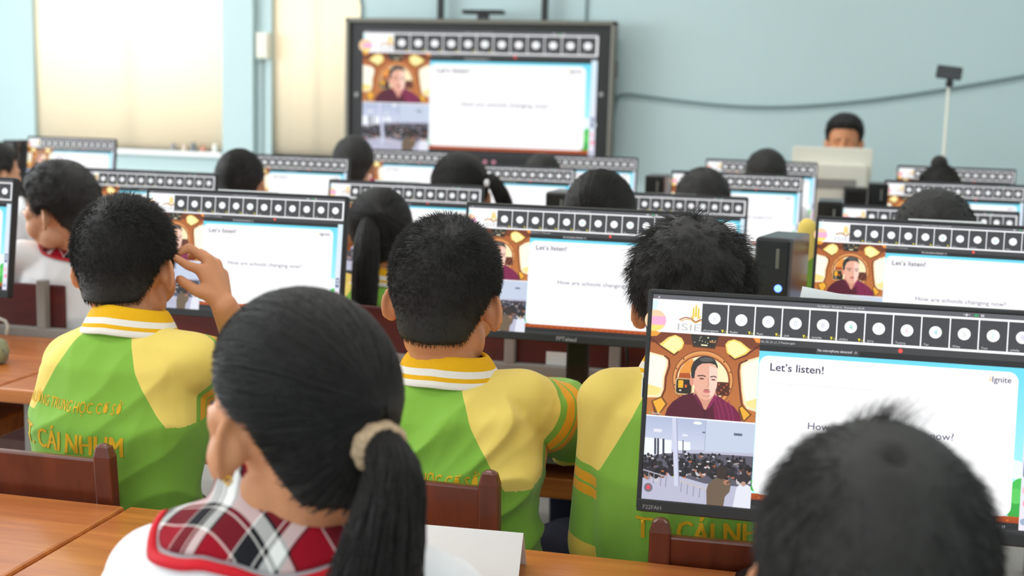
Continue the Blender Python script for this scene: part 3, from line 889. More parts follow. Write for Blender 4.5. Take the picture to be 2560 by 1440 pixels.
# ------------------------------------------------------------------ chairs
def make_chair():
    e = empty('wooden_chair', (0, 0, 0), 'x', 'chair', 'dark wooden chairs of the green-shirted boys')
    w_ = .182
    for s in (-1, 1):
        b = MB()
        p = [(s * w_ - .015, 0, 0), (s * w_ + .015, 0, 0)]
        # rear post, leaning back slightly above the seat, rounded at its top
        zz = [0, .42, .60, .79, .806, .812]; yy = [.0, .0, -.012, -.03, -.032, -.033]; ww = [1, 1, 1, 1, .75, .3]
        v = []
        for z, y, k in zip(zz, yy, ww):
            v += [(s * w_ - .0155 * k, y - .012 * k, z), (s * w_ + .0155 * k, y - .012 * k, z), (s * w_ + .0155 * k, y + .012 * k, z), (s * w_ - .0155 * k, y + .012 * k, z)]
        f = [(0, 3, 2, 1)]
        for i in range(5):
            for j in range(4): f.append((4 * i + j, 4 * i + (j + 1) % 4, 4 * i + 4 + (j + 1) % 4, 4 * i + 4 + j))
        f.append((20, 21, 22, 23))
        b.add(v, f); b.build('rear_post', M['chair'], e, bevel=.004)
        b = MB(); b.box(s * w_ - .015, s * w_ + .015, .325, .355, 0, .42); b.build('front_leg', M['chair'], e, bevel=.003)
    b = MB(); b.prism([(-.17, .56), (-.17, .785), (.17, .785), (.17, .56)], -.022, -.006); b.v = [(x, y - .03 * (z - .6) / .2 + .012, z) for x, y, z in b.v]
    b.build('backrest', M['chair'], e, bevel=.004)
    b = MB(); b.box(-.192, .192, -.01, .37, .42, .442); b.build('seat', M['chair'], e, bevel=.005)
    b = MB()
    b.box(-.17, .17, .332, .348, .36, .42); b.box(-.17, .17, -.008, .008, .36, .42)
    for s in (-1, 1): b.box(s * w_ - .008, s * w_ + .008, .0, .34, .2, .225)
    b.build('stretcher', M['chair'], e, bevel=.003)
    return e


ch0 = make_chair()
for k, (x, y, a, lab, h) in enumerate((
        (-1.239, 1.787, 0, 'dark wooden chair at lower left behind the boy touching his ear', 1.01),
        (-.608, 1.787, 0, 'dark wooden chair behind the middle boy in green', 1.03),
        (.010, 1.787, 2, 'dark wooden chair under the nearest monitor, behind the spiky-haired boy', .975),
        (-2.08, 3.03, 0, 'dark red wooden chair with rounded back behind the boy in white', .985))):
    o = ch0 if k == 0 else copy_tree(ch0)
    o.location = (x, y, 0); o.rotation_euler = (0, 0, math.radians(a)); o.scale = (1, 1, h); o['label'] = lab

# ------------------------------------------------------------------ the big display on the front wall
e = empty('display_board', (-1.985, FY - .16, .92), 'large dark-framed interactive display hung on the front wall, showing the lesson', 'display')
HW = .848
zt = 1.872 - .92; zb = .955 - .92
b = MB()
for x0, x1, z0, z1 in ((-HW, HW, zt - .028, zt), (-HW, HW, zb, zb + .03), (-HW, -HW + .028, zb, zt), (HW - .028, HW, zb, zt)): b.box(x0, x1, -.035, .06, z0, z1)
b.build('outer_frame', M['bezelgrey'], e, bevel=.006)
b = MB(); b.box(-HW + .02, HW - .02, -.012, .05, zb + .02, zt - .02); b.build('screen_surround', M['black'], e, bevel=.002)
so = bpy.data.objects.new('screen', screen_mesh('board_picture', 1.476, .752)); link(so, e)
so.location = (.003, -.0128, 1.8 - .376 - .92)
for k in range(3):
    b = MB(); b.lathe([(.0001, 0), (.012, 0), (.012, .004)], n=16); b.v = [(x + .01 + .055 * k, -.013 - z, y + (1.012 - .92)) for x, y, z in b.v]
    b.build('touch_button', mat('pink_lit_button', (196, 130, 150), .4, .4, emit=.3), e, True)
for s in (-1, 1):
    b = MB(); b.lathe([(.0001, 0), (.016, 0), (.016, .008), (.010, .012)], n=18); b.v = [(x + s * (HW - .075), -.012 - z, y + .50 + .02 * s) for x, y, z in b.v]
    b.build('knob', M['print'], e, True)
for s in (-.27, .388):
    b = MB(); b.box(s - .018, s + .018, .075, .11, zt - .5, 2.9 - .92); b.build('mounting_bar', M['black'], e, bevel=.003)
b = MB(); b.box(HW, HW + .012, -.01, .03, .62, .72); b.build('side_switch', M['bezelgrey'], e, bevel=.003)

e = empty('video_camera_bar', (-1.96, FY - .15, 1.872), 'wide dark camera bar standing on top of the big display', 'camera')
b = MB(); b.prism(rounded(.13, .032, .058, .010), -.03, .03); b.build('camera_body', M['black'], e, bevel=.003)
b = MB(); b.box(-.035, .035, -.02, .02, 0, .034); b.build('foot', M['black'], e, bevel=.003)
b = MB(); b.lathe([(.0001, 0), (.010, 0), (.010, .005), (.007, .007)], n=16); b.v = [(x, -.03 - z, y + .045) for x, y, z in b.v]; b.build('lens', M['black_gloss'], e, True)

# ------------------------------------------------------------------ teacher's desk things
e = empty('teacher_table', (.35, 6.55, 0), 'teacher table at the front carrying the white screen', 'table')
b = MB(); b.box(-.7, .7, -.3, .3, .72, .75); b.build('tabletop', M['table'], e, bevel=.004)
b = MB(); b.box(-.66, .66, .2, .22, .15, .72); b.build('front_panel', M['table'], e, bevel=.004)
for sx in (-1, 1):
    for sy in (-1, 1):
        b = MB(); b.box(sx * .64 - .02, sx * .64 + .02, sy * .25 - .02, sy * .25 + .02, 0, .72); b.build('leg', M['steel'], e)
e = empty('white_monitor', (.127, 6.47, .75), 'old white monitor seen from behind, hiding the lower face of the teacher', 'monitor')
b = MB(); b.prism(rounded(.193, .02, .452, .012), .0, .05); b.prism(rounded(.17, .05, .37, .02), -.05, .005); b.build('monitor_housing', M['offwhite'], e, bevel=.004)
b = MB(); b.box(-.12, .12, -.052, -.049, .25, .30); b.build('vent_panel', M['steel'], e, bevel=.001)
b = MB(); b.box(-.03, .03, -.03, .02, .0, .08); b.box(-.12, .12, -.09, .09, 0, .014); b.build('stand', M['offwhite'], e, bevel=.004)
e = empty('computer_tower', (.247, 6.30, .75), 'small black box computer in front of the white screen', 'computer')
b = MB(); b.box(-.056, .056, 0, .14, .17, .266); b.build('case', M['black'], e, bevel=.004)
b = MB(); b.box(-.06, .06, -.005, .145, 0, .17); b.build('base_unit', M['case'], e, bevel=.004)
b = MB(); b.box(-.045, .045, -.003, 0, .19, .25); b.build('grille', M['black_gloss'], e, bevel=.001)
e = empty('desk_speaker', (.36, 6.35, .75), 'small dark speaker right of the white screen', 'speaker')
b = MB(); b.box(-.03, .03, -.04, .04, 0, .22); b.build('cabinet', M['case'], e, bevel=.006)
b = MB(); b.lathe([(.0001, 0), (.022, 0), (.024, .003)], n=18); b.v = [(x, -.04 - z, y + .07) for x, y, z in b.v]; b.build('cone', M['black_gloss'], e, True)

# phone on a stick
e = empty('phone_stick', (.70, 6.95, 0), 'thin white selfie stick tripod standing by the right of the blue wall', 'tripod')
b = MB(); b.tube([(-.002, 0, .18), (0, 0, .9), (-.003, 0, 1.535)], [.011, .009, .007], 10); b.build('pole', M['offwhite'], e, True)
for a in (90, 210, 330):
    b = MB(); b.tube([(0, 0, .22), (.24 * math.cos(math.radians(a)), .24 * math.sin(math.radians(a)), .01)], .008, 8); b.build('leg', M['black'], e, True)
b = MB(); b.box(-.015, .015, -.012, .012, 1.52, 1.575); b.box(-.02, .02, -.016, .016, 1.53, 1.545); b.build('clamp', M['black'], e, bevel=.003)
R_ = np.array(Matrix.Rotation(math.radians(6), 3, 'Y'))
b = MB(); b.prism(rounded(.064, -.034, .034, .010), -.005, .005); b.v = [tuple(R_ @ np.array(v)) for v in b.v]
ph = tag(b.build('phone', M['black_gloss'], None, bevel=.002), 'dark phone held sideways in the clamp of the selfie stick', 'phone')
ph.location = (.693, 6.935, 1.592)
b = MB(); b.lathe([(.0001, 0), (.007, 0), (.007, .002)], n=14); b.v = [(x + .045, -.005 - z, y + .012) for x, y, z in b.v]; b.build('lens', M['case'], ph, True)

# a plush pouch with a ring on the left table
b = MB(); b.lathe([(.018, 0), (.03, .008), (.034, .03), (.028, .052), (.012, .062), (.0005, .064)], n=24)
e = empty('plush_pouch', (-1.850, 2.60, TT), 'small grey-green plush pouch with a wire ring on the left table', 'pouch')
b.build('pouch_body', M['olive'], e, True)
b = MB(); b.tube([(.028 + .016 * math.cos(t), -.012, .022 + .016 * math.sin(t)) for t in np.linspace(0, 2 * math.pi, 20)], .0013, 6, cap=False); b.build('ring', M['bezelgrey'], e, True)
# white cable curl behind the left table
b = MB(); b.tube([(-2.075, 2.905, TT + .045), (-2.055, 2.91, TT + .046), (-2.035, 2.91, TT + .040), (-2.028, 2.91, TT + .028), (-2.029, 2.905, TT + .004)], .0045, 8)
tag(b.build('white_cable', M['offwhite'], None, True), 'short white cable loop at the far edge of the left table', 'cable')
b = MB(); b.tube([(-.37, 2.78, .87), (-.365, 2.80, .80), (-.37, 2.83, .745), (-.40, 2.87, .731)], .004, 8)
tag(b.build('monitor_cable', M['black'], None, True), 'black cable hanging behind the monitor with the visible stand', 'cable')
# ------------------------------------------------------------------ people: geometry pieces that are fused into one skin by a voxel remesh
def rotm(yaw, pitch=0.0, roll=0.0):
    return np.array(Matrix.Rotation(math.radians(yaw), 3, 'Z') @ Matrix.Rotation(math.radians(-pitch), 3, 'X') @ Matrix.Rotation(math.radians(roll), 3, 'Y'))


def unit(v):
    v = np.asarray(v, float)
    return v / (np.linalg.norm(v) + 1e-12)


_us = []
_NU, _NV = 20, 12
for i in range(1, _NV):
    for k in range(_NU):
        a, b_ = math.pi * i / _NV, 2 * math.pi * k / _NU
        _us.append((math.sin(a) * math.cos(b_), math.sin(a) * math.sin(b_), math.cos(a)))
_us += [(0, 0, 1), (0, 0, -1)]
_uf = []
for i in range(_NV - 2):
    for k in range(_NU): _uf.append((i * _NU + k, (i + 1) * _NU + k, (i + 1) * _NU + (k + 1) % _NU, i * _NU + (k + 1) % _NU))
_t = (_NV - 1) * _NU
for k in range(_NU):
    _uf.append((_t, k, (k + 1) % _NU)); _uf.append((_t + 1, (_NV - 2) * _NU + (k + 1) % _NU, (_NV - 2) * _NU + k))
_us = np.array(_us)


class Geo(MB):
    def ell(s, c, r, R=None):
        v = _us * np.array(r)
        if R is not None: v = v @ np.asarray(R).T
        return s.add(v + np.asarray(c), _uf)
    def cone(s, a, b, ra, rb, n=16):
        a, b = np.asarray(a, float), np.asarray(b, float)
        t = unit(b - a)
        L = np.linalg.norm(b - a)
        x = unit(np.cross(t, (0.31, 0.52, 0.79)))
        y = np.cross(t, x)
        prof = [(ra * math.cos(q), -ra * math.sin(q)) for q in np.linspace(1.35, 0, 5)] + [(rb * math.cos(q), L + rb * math.sin(q)) for q in np.linspace(0, 1.35, 5)]
        v = [a + t * h + r * (math.cos(k) * x + math.sin(k) * y) for r, h in prof for k in np.linspace(0, 2 * math.pi, n, endpoint=False)]
        f = [(i * n + k, i * n + (k + 1) % n, (i + 1) * n + (k + 1) % n, (i + 1) * n + k) for i in range(9) for k in range(n)]
        f += [tuple(range(n))[::-1], tuple(9 * n + k for k in range(n))]
        return s.add(v, f)
    def chain(s, pts, rad):
        for i in range(len(pts) - 1): s.cone(pts[i], pts[i + 1], rad[i], rad[i + 1])
        return s
    def loft(s, secs, n=28):
        # secs: centre, right axis, depth axis, half width, half depth
        v = []
        for c, rx, dy, w, d in secs:
            for q in np.linspace(0, 2 * math.pi, n, endpoint=False):
                cx, sy = math.cos(q), math.sin(q)
                e = 0.85
                v.append(np.asarray(c) + rx * w * math.copysign(abs(cx) ** e, cx) + dy * d * math.copysign(abs(sy) ** e, sy))
        m_ = len(secs)
        f = [(i * n + k, i * n + (k + 1) % n, (i + 1) * n + (k + 1) % n, (i + 1) * n + k) for i in range(m_ - 1) for k in range(n)]
        f += [tuple(range(n))[::-1], tuple((m_ - 1) * n + k for k in range(n))]
        return s.add(v, f)


def remesh(g, voxel, smooth, name='tmp'):
    o = me_obj(name, g.v, g.f, [], None)
    r = o.modifiers.new('r', 'REMESH'); r.mode = 'VOXEL'; r.voxel_size = voxel; r.use_smooth_shade = True
    if smooth:
        q = o.modifiers.new('s', 'SMOOTH'); q.factor = .5; q.iterations = smooth
    dg = bpy.context.evaluated_depsgraph_get()
    me = bpy.data.meshes.new_from_object(o.evaluated_get(dg))
    old = o.data
    bpy.data.objects.remove(o); bpy.data.meshes.remove(old)
    return me


def verts_of(me):
    a = np.empty(len(me.vertices) * 3, np.float32); me.vertices.foreach_get('co', a)
    return a.reshape(-1, 3).astype(float)


def normals_of(me):
    a = np.empty(len(me.vertices) * 3, np.float32); me.vertex_normals.foreach_get('vector', a)
    return a.reshape(-1, 3).astype(float)


def finish(me, name, mats, parent, off):
    v = verts_of(me) - np.asarray(off)
    me.vertices.foreach_set('co', v.astype(np.float32).ravel())
    me.materials.clear()
    for m_ in mats: me.materials.append(m_)
    me.polygons.foreach_set('use_smooth', np.ones(len(me.polygons), bool))
    me.name = name
    me.update()
    return link(bpy.data.objects.new(name, me), parent)


# shirt cloth: seam and stripes follow scalar fields stored on the mesh
def jersey():
    m = mat('green_yellow_jersey', (132, 181, 68), .82, .15, sheen=.15)
    nt = m.node_tree
    b = nt.nodes['Principled BSDF']
    def attr(n):
        a = nt.nodes.new('ShaderNodeAttribute'); a.attribute_name = n
        return a.outputs['Fac']
    def gt(x, t):
        q = nt.nodes.new('ShaderNodeMath'); q.operation = 'GREATER_THAN'; q.inputs[1].default_value = t
        nt.links.new(x, q.inputs[0]); return q.outputs[0]
    def mul(x, y):
        q = nt.nodes.new('ShaderNodeMath'); q.operation = 'MULTIPLY'
        nt.links.new(x, q.inputs[0]); nt.links.new(y, q.inputs[1]); return q.outputs[0]
    def inv(x):
        q = nt.nodes.new('ShaderNodeMath'); q.operation = 'SUBTRACT'; q.inputs[0].default_value = 1
        nt.links.new(x, q.inputs[1]); return q.outputs[0]
    def mix(f, a, c):
        q = nt.nodes.new('ShaderNodeMix'); q.data_type = 'RGBA'
        nt.links.new(f, q.inputs[0])
        if a is None: q.inputs[6].default_value = (*lin((132, 181, 68)), 1)
        else: nt.links.new(a, q.inputs[6])
        q.inputs[7].default_value = (*lin(c), 1)
        return q.outputs[2]
    rag, arm = attr('rag'), attr('arm')
    on = gt(rag, 0)
    def band(a, c): return mul(on, mul(gt(arm, a), inv(gt(arm, c))))
    c = mix(mul(on, inv(gt(arm, .105))), None, (240, 212, 110))
    c = mix(band(.118, .134), c, (234, 166, 36))
    c = mix(band(.138, .154), c, (234, 166, 36))
    c = mix(mul(on, gt(arm, .232)), c, (236, 200, 84))
    nt.links.new(c, b.inputs['Base Color'])
    tc = nt.nodes.new('ShaderNodeTexCoord')
    n1 = nt.nodes.new('ShaderNodeTexNoise'); n1.inputs['Scale'].default_value = 420
    nt.links.new(tc.outputs['Object'], n1.inputs['Vector'])
    bp = nt.nodes.new('ShaderNodeBump'); bp.inputs['Strength'].default_value = .15; bp.inputs['Distance'].default_value = .002
    nt.links.new(n1.outputs['Fac'], bp.inputs['Height']); nt.links.new(bp.outputs['Normal'], b.inputs['Normal'])
    return m


def tartan():
    m = mat('red_black_tartan', (120, 30, 40), .85, .12)
    nt = m.node_tree
    b = nt.nodes['Principled BSDF']
    tc = nt.nodes.new('ShaderNodeTexCoord')
    mp = nt.nodes.new('ShaderNodeMapping'); mp.inputs['Rotation'].default_value = (0, 0, math.radians(28)); mp.inputs['Scale'].default_value = (15, 15, 15)
    nt.links.new(tc.outputs['Object'], mp.inputs['Vector'])
    sp = nt.nodes.new('ShaderNodeSeparateXYZ'); nt.links.new(mp.outputs[0], sp.inputs[0])
    outs = []
    for ax in ('X', 'Y'):
        fr = nt.nodes.new('ShaderNodeMath'); fr.operation = 'FRACT'
        nt.links.new(sp.outputs[ax], fr.inputs[0])
        r = nt.nodes.new('ShaderNodeValToRGB'); r.color_ramp.interpolation = 'CONSTANT'
        e = r.color_ramp.elements
        stops = [(0, (150, 18, 36)), (.24, (236, 226, 222)), (.265, (34, 34, 38)), (.52, (236, 230, 226)), (.545, (34, 34, 38)), (.60, (240, 238, 236)), (.76, (34, 34, 38)), (.80, (150, 18, 36))]
        e[0].position = 0; e[0].color = (*lin(stops[0][1]), 1); e[1].position = stops[1][0]; e[1].color = (*lin(stops[1][1]), 1)
        for p, c in stops[2:]:
            q = e.new(p); q.color = (*lin(c), 1)
        nt.links.new(fr.outputs[0], r.inputs[0]); outs.append(r.outputs[0])
    q = nt.nodes.new('ShaderNodeMix'); q.data_type = 'RGBA'; q.inputs[0].default_value = .5
    nt.links.new(outs[0], q.inputs[6]); nt.links.new(outs[1], q.inputs[7])
    nt.links.new(q.outputs[2], b.inputs['Base Color'])
    return m


M['jersey'] = jersey()
M['tartan'] = tartan()

# ---------------------------------------------------------------- head and hair
O0 = np.array((0, -.008, .022))
ELLS = [(np.array((0, -.008, .025)), np.array((.073, .092, .088))), (np.array((0, -.038, -.02)), np.array((.057, .054, .072)))]


def skull(d):
    r = None
    for ce, ra in ELLS:
        oc = (O0 - ce) / ra; dd = d / ra
        a = (dd * dd).sum(-1); b_ = (dd * oc).sum(-1); c = (oc * oc).sum() - 1
        t = (-b_ + np.sqrt(np.maximum(b_ * b_ - a * c, 0))) / a
        r = t ** 22 if r is None else r + t ** 22
    return r ** (1 / 22)


LINE_BOY = ([0, 40, 62, 74, 84, 104, 116, 136, 180], [.072, .068, .05, .0, .014, .014, -.03, -.058, -.062])
LINE_GIRL = ([0, 40, 62, 76, 86, 104, 118, 138, 180], [.074, .070, .05, .028, .018, .012, -.03, -.062, -.072])


def mask_of(d, r, line, soft=.018):
    z = O0[2] + d[:, 2] * r
    phi = np.degrees(np.arctan2(np.abs(d[:, 0]), d[:, 1]))
    zl = np.interp(phi, line[0], line[1])
    return np.clip((z - zl) / soft + .5, 0, 1)


def thick(d, T):
    # T = (top, side, nape)
    up = np.clip(d[:, 2], -1, 1)
    t = np.where(up > 0, T[1] + (T[0] - T[1]) * np.clip(up / .8, 0, 1) ** 1.2, T[1] + (T[2] - T[1]) * np.clip(-up / .6, 0, 1))
    return t


def strands(P, rad, taper=0.25):
    # P: N x K x 3 centre lines -> thin three-sided tapering hairs
    N, K, _ = P.shape
    T = np.empty_like(P)
    T[:, 1:-1] = P[:, 2:] - P[:, :-2]; T[:, 0] = P[:, 1] - P[:, 0]; T[:, -1] = P[:, -1] - P[:, -2]
    T /= np.linalg.norm(T, axis=2, keepdims=True) + 1e-9
    ref = np.where(np.abs(T[..., 2:3]) < .9, np.array((0, 0, 1.0)), np.array((1.0, 0, 0)))
    A = np.cross(T, ref); A /= np.linalg.norm(A, axis=2, keepdims=True) + 1e-9
    B = np.cross(T, A)
    rr = (np.asarray(rad).reshape(-1, 1) if np.ndim(rad) else rad) * np.linspace(1, taper, K)[None, :] * np.ones((N, 1))
    V = np.empty((N, K, 3, 3))
    for j in range(3):
        q = 2 * math.pi * j / 3
        V[:, :, j] = P + rr[..., None] * (math.cos(q) * A + math.sin(q) * B)
    idx = np.arange(N * K * 3).reshape(N, K, 3)
    F = []
    for j in range(3):
        a, b_, c, d = idx[:, :-1, j], idx[:, :-1, (j + 1) % 3], idx[:, 1:, (j + 1) % 3], idx[:, 1:, j]
        F += [np.stack((a, b_, c), -1).reshape(-1, 3), np.stack((a, c, d), -1).reshape(-1, 3)]
    return V.reshape(-1, 3), np.concatenate(F)


def merge(parts):
    V, F, n = [], [], 0
    for v, f in parts:
        V.append(v); F.append(np.asarray(f) + n); n += len(v)
    return np.concatenate(V), np.concatenate(F)


def cap_mesh(line, T, whorl=None, wr=.05, lump=0.0, seed=0, nphi=112, npol=72):
    pol = np.linspace(0.02, math.pi - .02, npol)
    ph = np.linspace(0, 2 * math.pi, nphi, endpoint=False)
    d = np.array([(math.sin(a) * math.cos(b_), math.sin(a) * math.sin(b_), math.cos(a)) for a in pol for b_ in ph])
    r = skull(d); m_ = mask_of(d, r, line)
    t = thick(d, T)
    if lump:
        nz = np.array([noise.noise(Vector(q * 3.2 + seed)) for q in d]) + .5 * np.array([noise.noise(Vector(q * 9 + seed)) for q in d])
        t = t * (1 + lump * nz)
    if whorl is not None:
        a = np.arccos(np.clip(d @ whorl, -1, 1))
        t = t * (1 - .5 * np.exp(-(a / wr) ** 2))
    rr = r + m_ * t - (1 - m_) * .007
    V = O0 + d * rr[:, None]
    F = []
    for i in range(npol - 1):
        for k in range(nphi):
            a, b_, c, e = i * nphi + k, (i + 1) * nphi + k, (i + 1) * nphi + (k + 1) % nphi, i * nphi + (k + 1) % nphi
            F += [(a, b_, c), (a, c, e)]
    n = len(V)
    V = np.vstack((V, V[:nphi].mean(0), V[-nphi:].mean(0)))
    for k in range(nphi):
        F += [(n, k, (k + 1) % nphi), (n + 1, (npol - 1) * nphi + (k + 1) % nphi, (npol - 1) * nphi + k)]
    return V, np.array(F)


def rand_dirs(n, rg):
    v = rg.normal(size=(n, 3))
    return v / np.linalg.norm(v, axis=1, keepdims=True)


def short_hair(seed, T, L, up, N, rad, whorl, wr=.05, line=LINE_BOY, clump=.0, swirl=.5, lump=.12, grav=.3, tuft=None, jit=.12):
    rg = np.random.default_rng(seed)
    whorl = unit(whorl)
    d = rand_dirs(N * 2, rg)
    r = skull(d); m_ = mask_of(d, r, line)
    a = np.arccos(np.clip(d @ whorl, -1, 1))
    k = (m_ > .6) & (a > wr * .75)
    d, r, m_, a = d[k][:N], r[k][:N], m_[k][:N], a[k][:N]
    t = thick(d, T)
    f = d * (d @ whorl)[:, None] - whorl
    f /= np.linalg.norm(f, axis=1, keepdims=True) + 1e-9
    sw = np.cross(d, f)
    f = f + sw * (swirl * np.exp(-a / .8))[:, None]
    f += np.array((0, 0, -grav)) * np.clip(1 - d[:, 2:3], 0, 1)
    if clump:
        cl = np.array([(noise.noise(Vector(q * 5 + seed)), noise.noise(Vector(q * 5 + seed + 31)), noise.noise(Vector(q * 5 + seed + 57))) for q in d])
        f += clump * 2.2 * cl
    f -= d * (f * d).sum(1, keepdims=True)
    f /= np.linalg.norm(f, axis=1, keepdims=True) + 1e-9
    sc = np.clip(t / T[0], .38, 1.2) * np.clip(m_ * 1.3, .35, 1)
    Ls = L * sc * rg.uniform(.6, 1.15, len(d))
    u = up * rg.uniform(.5, 1.4, len(d)) * (1 + (.8 * clump * np.array([noise.noise(Vector(q * 4 + 90 + seed)) for q in d]) if clump else 0))
    dr = f + d * u[:, None] + rg.normal(size=d.shape) * jit
    dr /= np.linalg.norm(dr, axis=1, keepdims=True)
    root = O0 + d * (r + t * .72 - .001)[:, None]
    K = 4
    P = np.empty((len(d), K, 3))
    for i in range(K):
        s = i / (K - 1)
        P[:, i] = root + dr * (Ls * s)[:, None] - d * (Ls * .10 * s * s)[:, None]
    parts = [cap_mesh(line, T, whorl, wr, lump, seed), strands(P, rad, .3)]
    if tuft is not None:
        # a cowlick: fan of longer hairs standing up at one spot
        td, n, ln = unit(tuft[0]), tuft[1], tuft[2]
        dd = td + rg.normal(size=(n, 3)) * np.array((.10, .10, .05)); dd /= np.linalg.norm(dd, axis=1, keepdims=True)
        r2 = skull(dd); rt = O0 + dd * (r2 + T[0] * .7)[:, None]
        lean = np.array(tuft[3])
        dv = dd * .9 + lean * .55 + rg.normal(size=dd.shape) * .14
        ll = ln * rg.uniform(.5, 1.1, n)
        Q = np.empty((n, 5, 3))
        for i in range(5):
            s = i / 4
            Q[:, i] = rt + dv * (ll * s)[:, None] + lean * (ll * .6 * s * s)[:, None] - np.array((0, 0, .18)) * (ll * s * s)[:, None]
        parts.append(strands(Q, rad * .9, .2))
    return merge(parts)


def tied_hair(seed, T, tie, N, rad, line=LINE_GIRL, parting=None):
    rg = np.random.default_rng(seed)
    tie = unit(tie)
    d = rand_dirs(N * 2, rg)
    r = skull(d); m_ = mask_of(d, r, line)
    k = m_ > .3
    d = d[k][:N]
    an = np.arccos(np.clip(d @ tie, -1, 1))
    K = 12
    P = np.empty((len(d), K, 3))
    lift = rg.uniform(-.0015, .0022, len(d))
    wob = rg.normal(size=(len(d), 1)) * .018
    sd = np.cross(d, tie); sd /= np.linalg.norm(sd, axis=1, keepdims=True) + 1e-9
    for i in range(K):
        s = i / (K - 1) * .985
        sa = np.sin(an) + 1e-6
        q = d * (np.sin((1 - s) * an) / sa)[:, None] + tie * (np.sin(s * an) / sa)[:, None]
        q = q + sd * wob * math.sin(math.pi * s)
        q /= np.linalg.norm(q, axis=1, keepdims=True)
        rr = skull(q); mm = mask_of(q, rr, line)
        P[:, i] = O0 + q * (rr + thick(q, T) * np.maximum(mm, .55) + lift + .012 * s ** 6)[:, None]
    return merge([cap_mesh(line, T, None, lump=.06, seed=seed), strands(P, rad, .8)])


def tail(pts, rads, N, rad, seed, K=18, wave=.25):
    # bundle of hair following a world-space path
    rg = np.random.default_rng(seed)
    pts = np.array(pts, float)
    s0 = np.linspace(0, 1, len(pts))
    def at(s): # smooth path
        x = s * (len(pts) - 1); i = int(min(x, len(pts) - 2)); t = x - i
        p0, p1, p2, p3 = pts[max(i - 1, 0)], pts[i], pts[i + 1], pts[min(i + 2, len(pts) - 1)]
        return .5 * (2 * p1 + (p2 - p0) * t + (2 * p0 - 5 * p1 + 4 * p2 - p3) * t * t + (3 * p1 - p0 - 3 * p2 + p3) * t ** 3)
    C = np.array([at(s) for s in np.linspace(0, 1, K)])
    T = np.gradient(C, axis=0); T /= np.linalg.norm(T, axis=1, keepdims=True)
    R_ = np.interp(np.linspace(0, 1, K), s0, rads)
    A = np.cross(T, (0.9, .3, .1)); A /= np.linalg.norm(A, axis=1, keepdims=True)
    B = np.cross(T, A)
    rho = np.sqrt(rg.uniform(.25, 1, N)); th = rg.uniform(0, 2 * math.pi, N)
    P = np.empty((N, K, 3)); f1 = rg.uniform(-1, 1, N); f2 = rg.uniform(0, 6.28, N)
    for i in range(K):
        t2 = th + wave * f1 * math.sin(1.5 * i / K + 0) * 2
        rr = rho * R_[i] * (1 + .10 * np.sin(f2 + i * .7))
        P[:, i] = C[i] + A[i] * (rr * np.cos(t2))[:, None] + B[i] * (rr * np.sin(t2))[:, None] * .8
    n = 16
    V = np.array([C[i] + .86 * R_[i] * (A[i] * math.cos(q) + .8 * B[i] * math.sin(q)) for i in range(K) for q in np.linspace(0, 2 * math.pi, n, endpoint=False)])
    F = []
    for i in range(K - 1):
        for k in range(n):
            a, b_, c, e = i * n + k, i * n + (k + 1) % n, (i + 1) * n + (k + 1) % n, (i + 1) * n + k
            F += [(a, b_, c), (a, c, e)]
    m0 = len(V); V = np.vstack((V, C[:1], C[-1:]))
    for k in range(n): F += [(m0, (k + 1) % n, k), (m0 + 1, (K - 1) * n + k, (K - 1) * n + (k + 1) % n)]
    return merge([(V, np.array(F)), strands(P, rad, .35)])


def add_head(g, H, R, s, ears=True, flare=47):
    L = lambda p: H + R @ (np.array(p) * s)
    E = lambda c, r, Q=None: g.ell(L(c), np.array(r) * s, R if Q is None else R @ Q)
    for ce, ra in ELLS: E(ce, ra)
    E((0, .03, -.038), (.058, .056, .068))
    E((0, .046, -.085), (.036, .036, .024)); E((0, .066, -.098), (.016, .014, .012))
    for q in (-1, 1):
        E((q * .030, .050, -.032), (.034, .034, .036)); E((q * .033, .058, .002), (.027, .019, .024)); E((q * .046, .01, -.06), (.016, .034, .03))
        E((q * .03, .074, .012), (.022, .010, .007))
    g.cone(L((0, .084, .008)), L((0, .103, -.026)), .007 * s, .011 * s)
    for q in (-1, 1): E((q * .011, .092, -.03), (.008, .010, .007))
    E((0, .086, -.056), (.020, .009, .006)); E((0, .084, -.067), (.018, .009, .006))
    if ears:
        for q in (-1, 1):
            a = math.radians(flare)
            e1 = np.array((q * math.sin(a), -math.cos(a), .12)); e1 /= np.linalg.norm(e1)     # towards the rear rim
            e3 = np.array((0, -.10, 1.0)); e3 -= e1 * (e3 @ e1); e3 = unit(e3)
            e2 = np.cross(e3, e1)
            Q = np.stack((e2, e1, e3), 1)
            c = np.array((q * .0725, -.002, -.012)) + e1 * .010
            E(c, (.0042, .0165, .0245), Q)
            ni = e2 if q * e2[0] < 0 else -e2
            E(c - e1 * .007 + ni * .006, (.0095, .012, .0175), Q)
            pts = [c + e1 * .016 * math.cos(t) + e3 * .025 * math.sin(t) * (1 if math.sin(t) > 0 else 1.02) for t in np.radians(np.linspace(140, -75, 12))]
            for i in range(11): g.cone(L(pts[i]), L(pts[i + 1]), .0042 * s, .0042 * s, 8)
            E(c - e3 * .022 - e1 * .004, (.006, .008, .0085), Q)


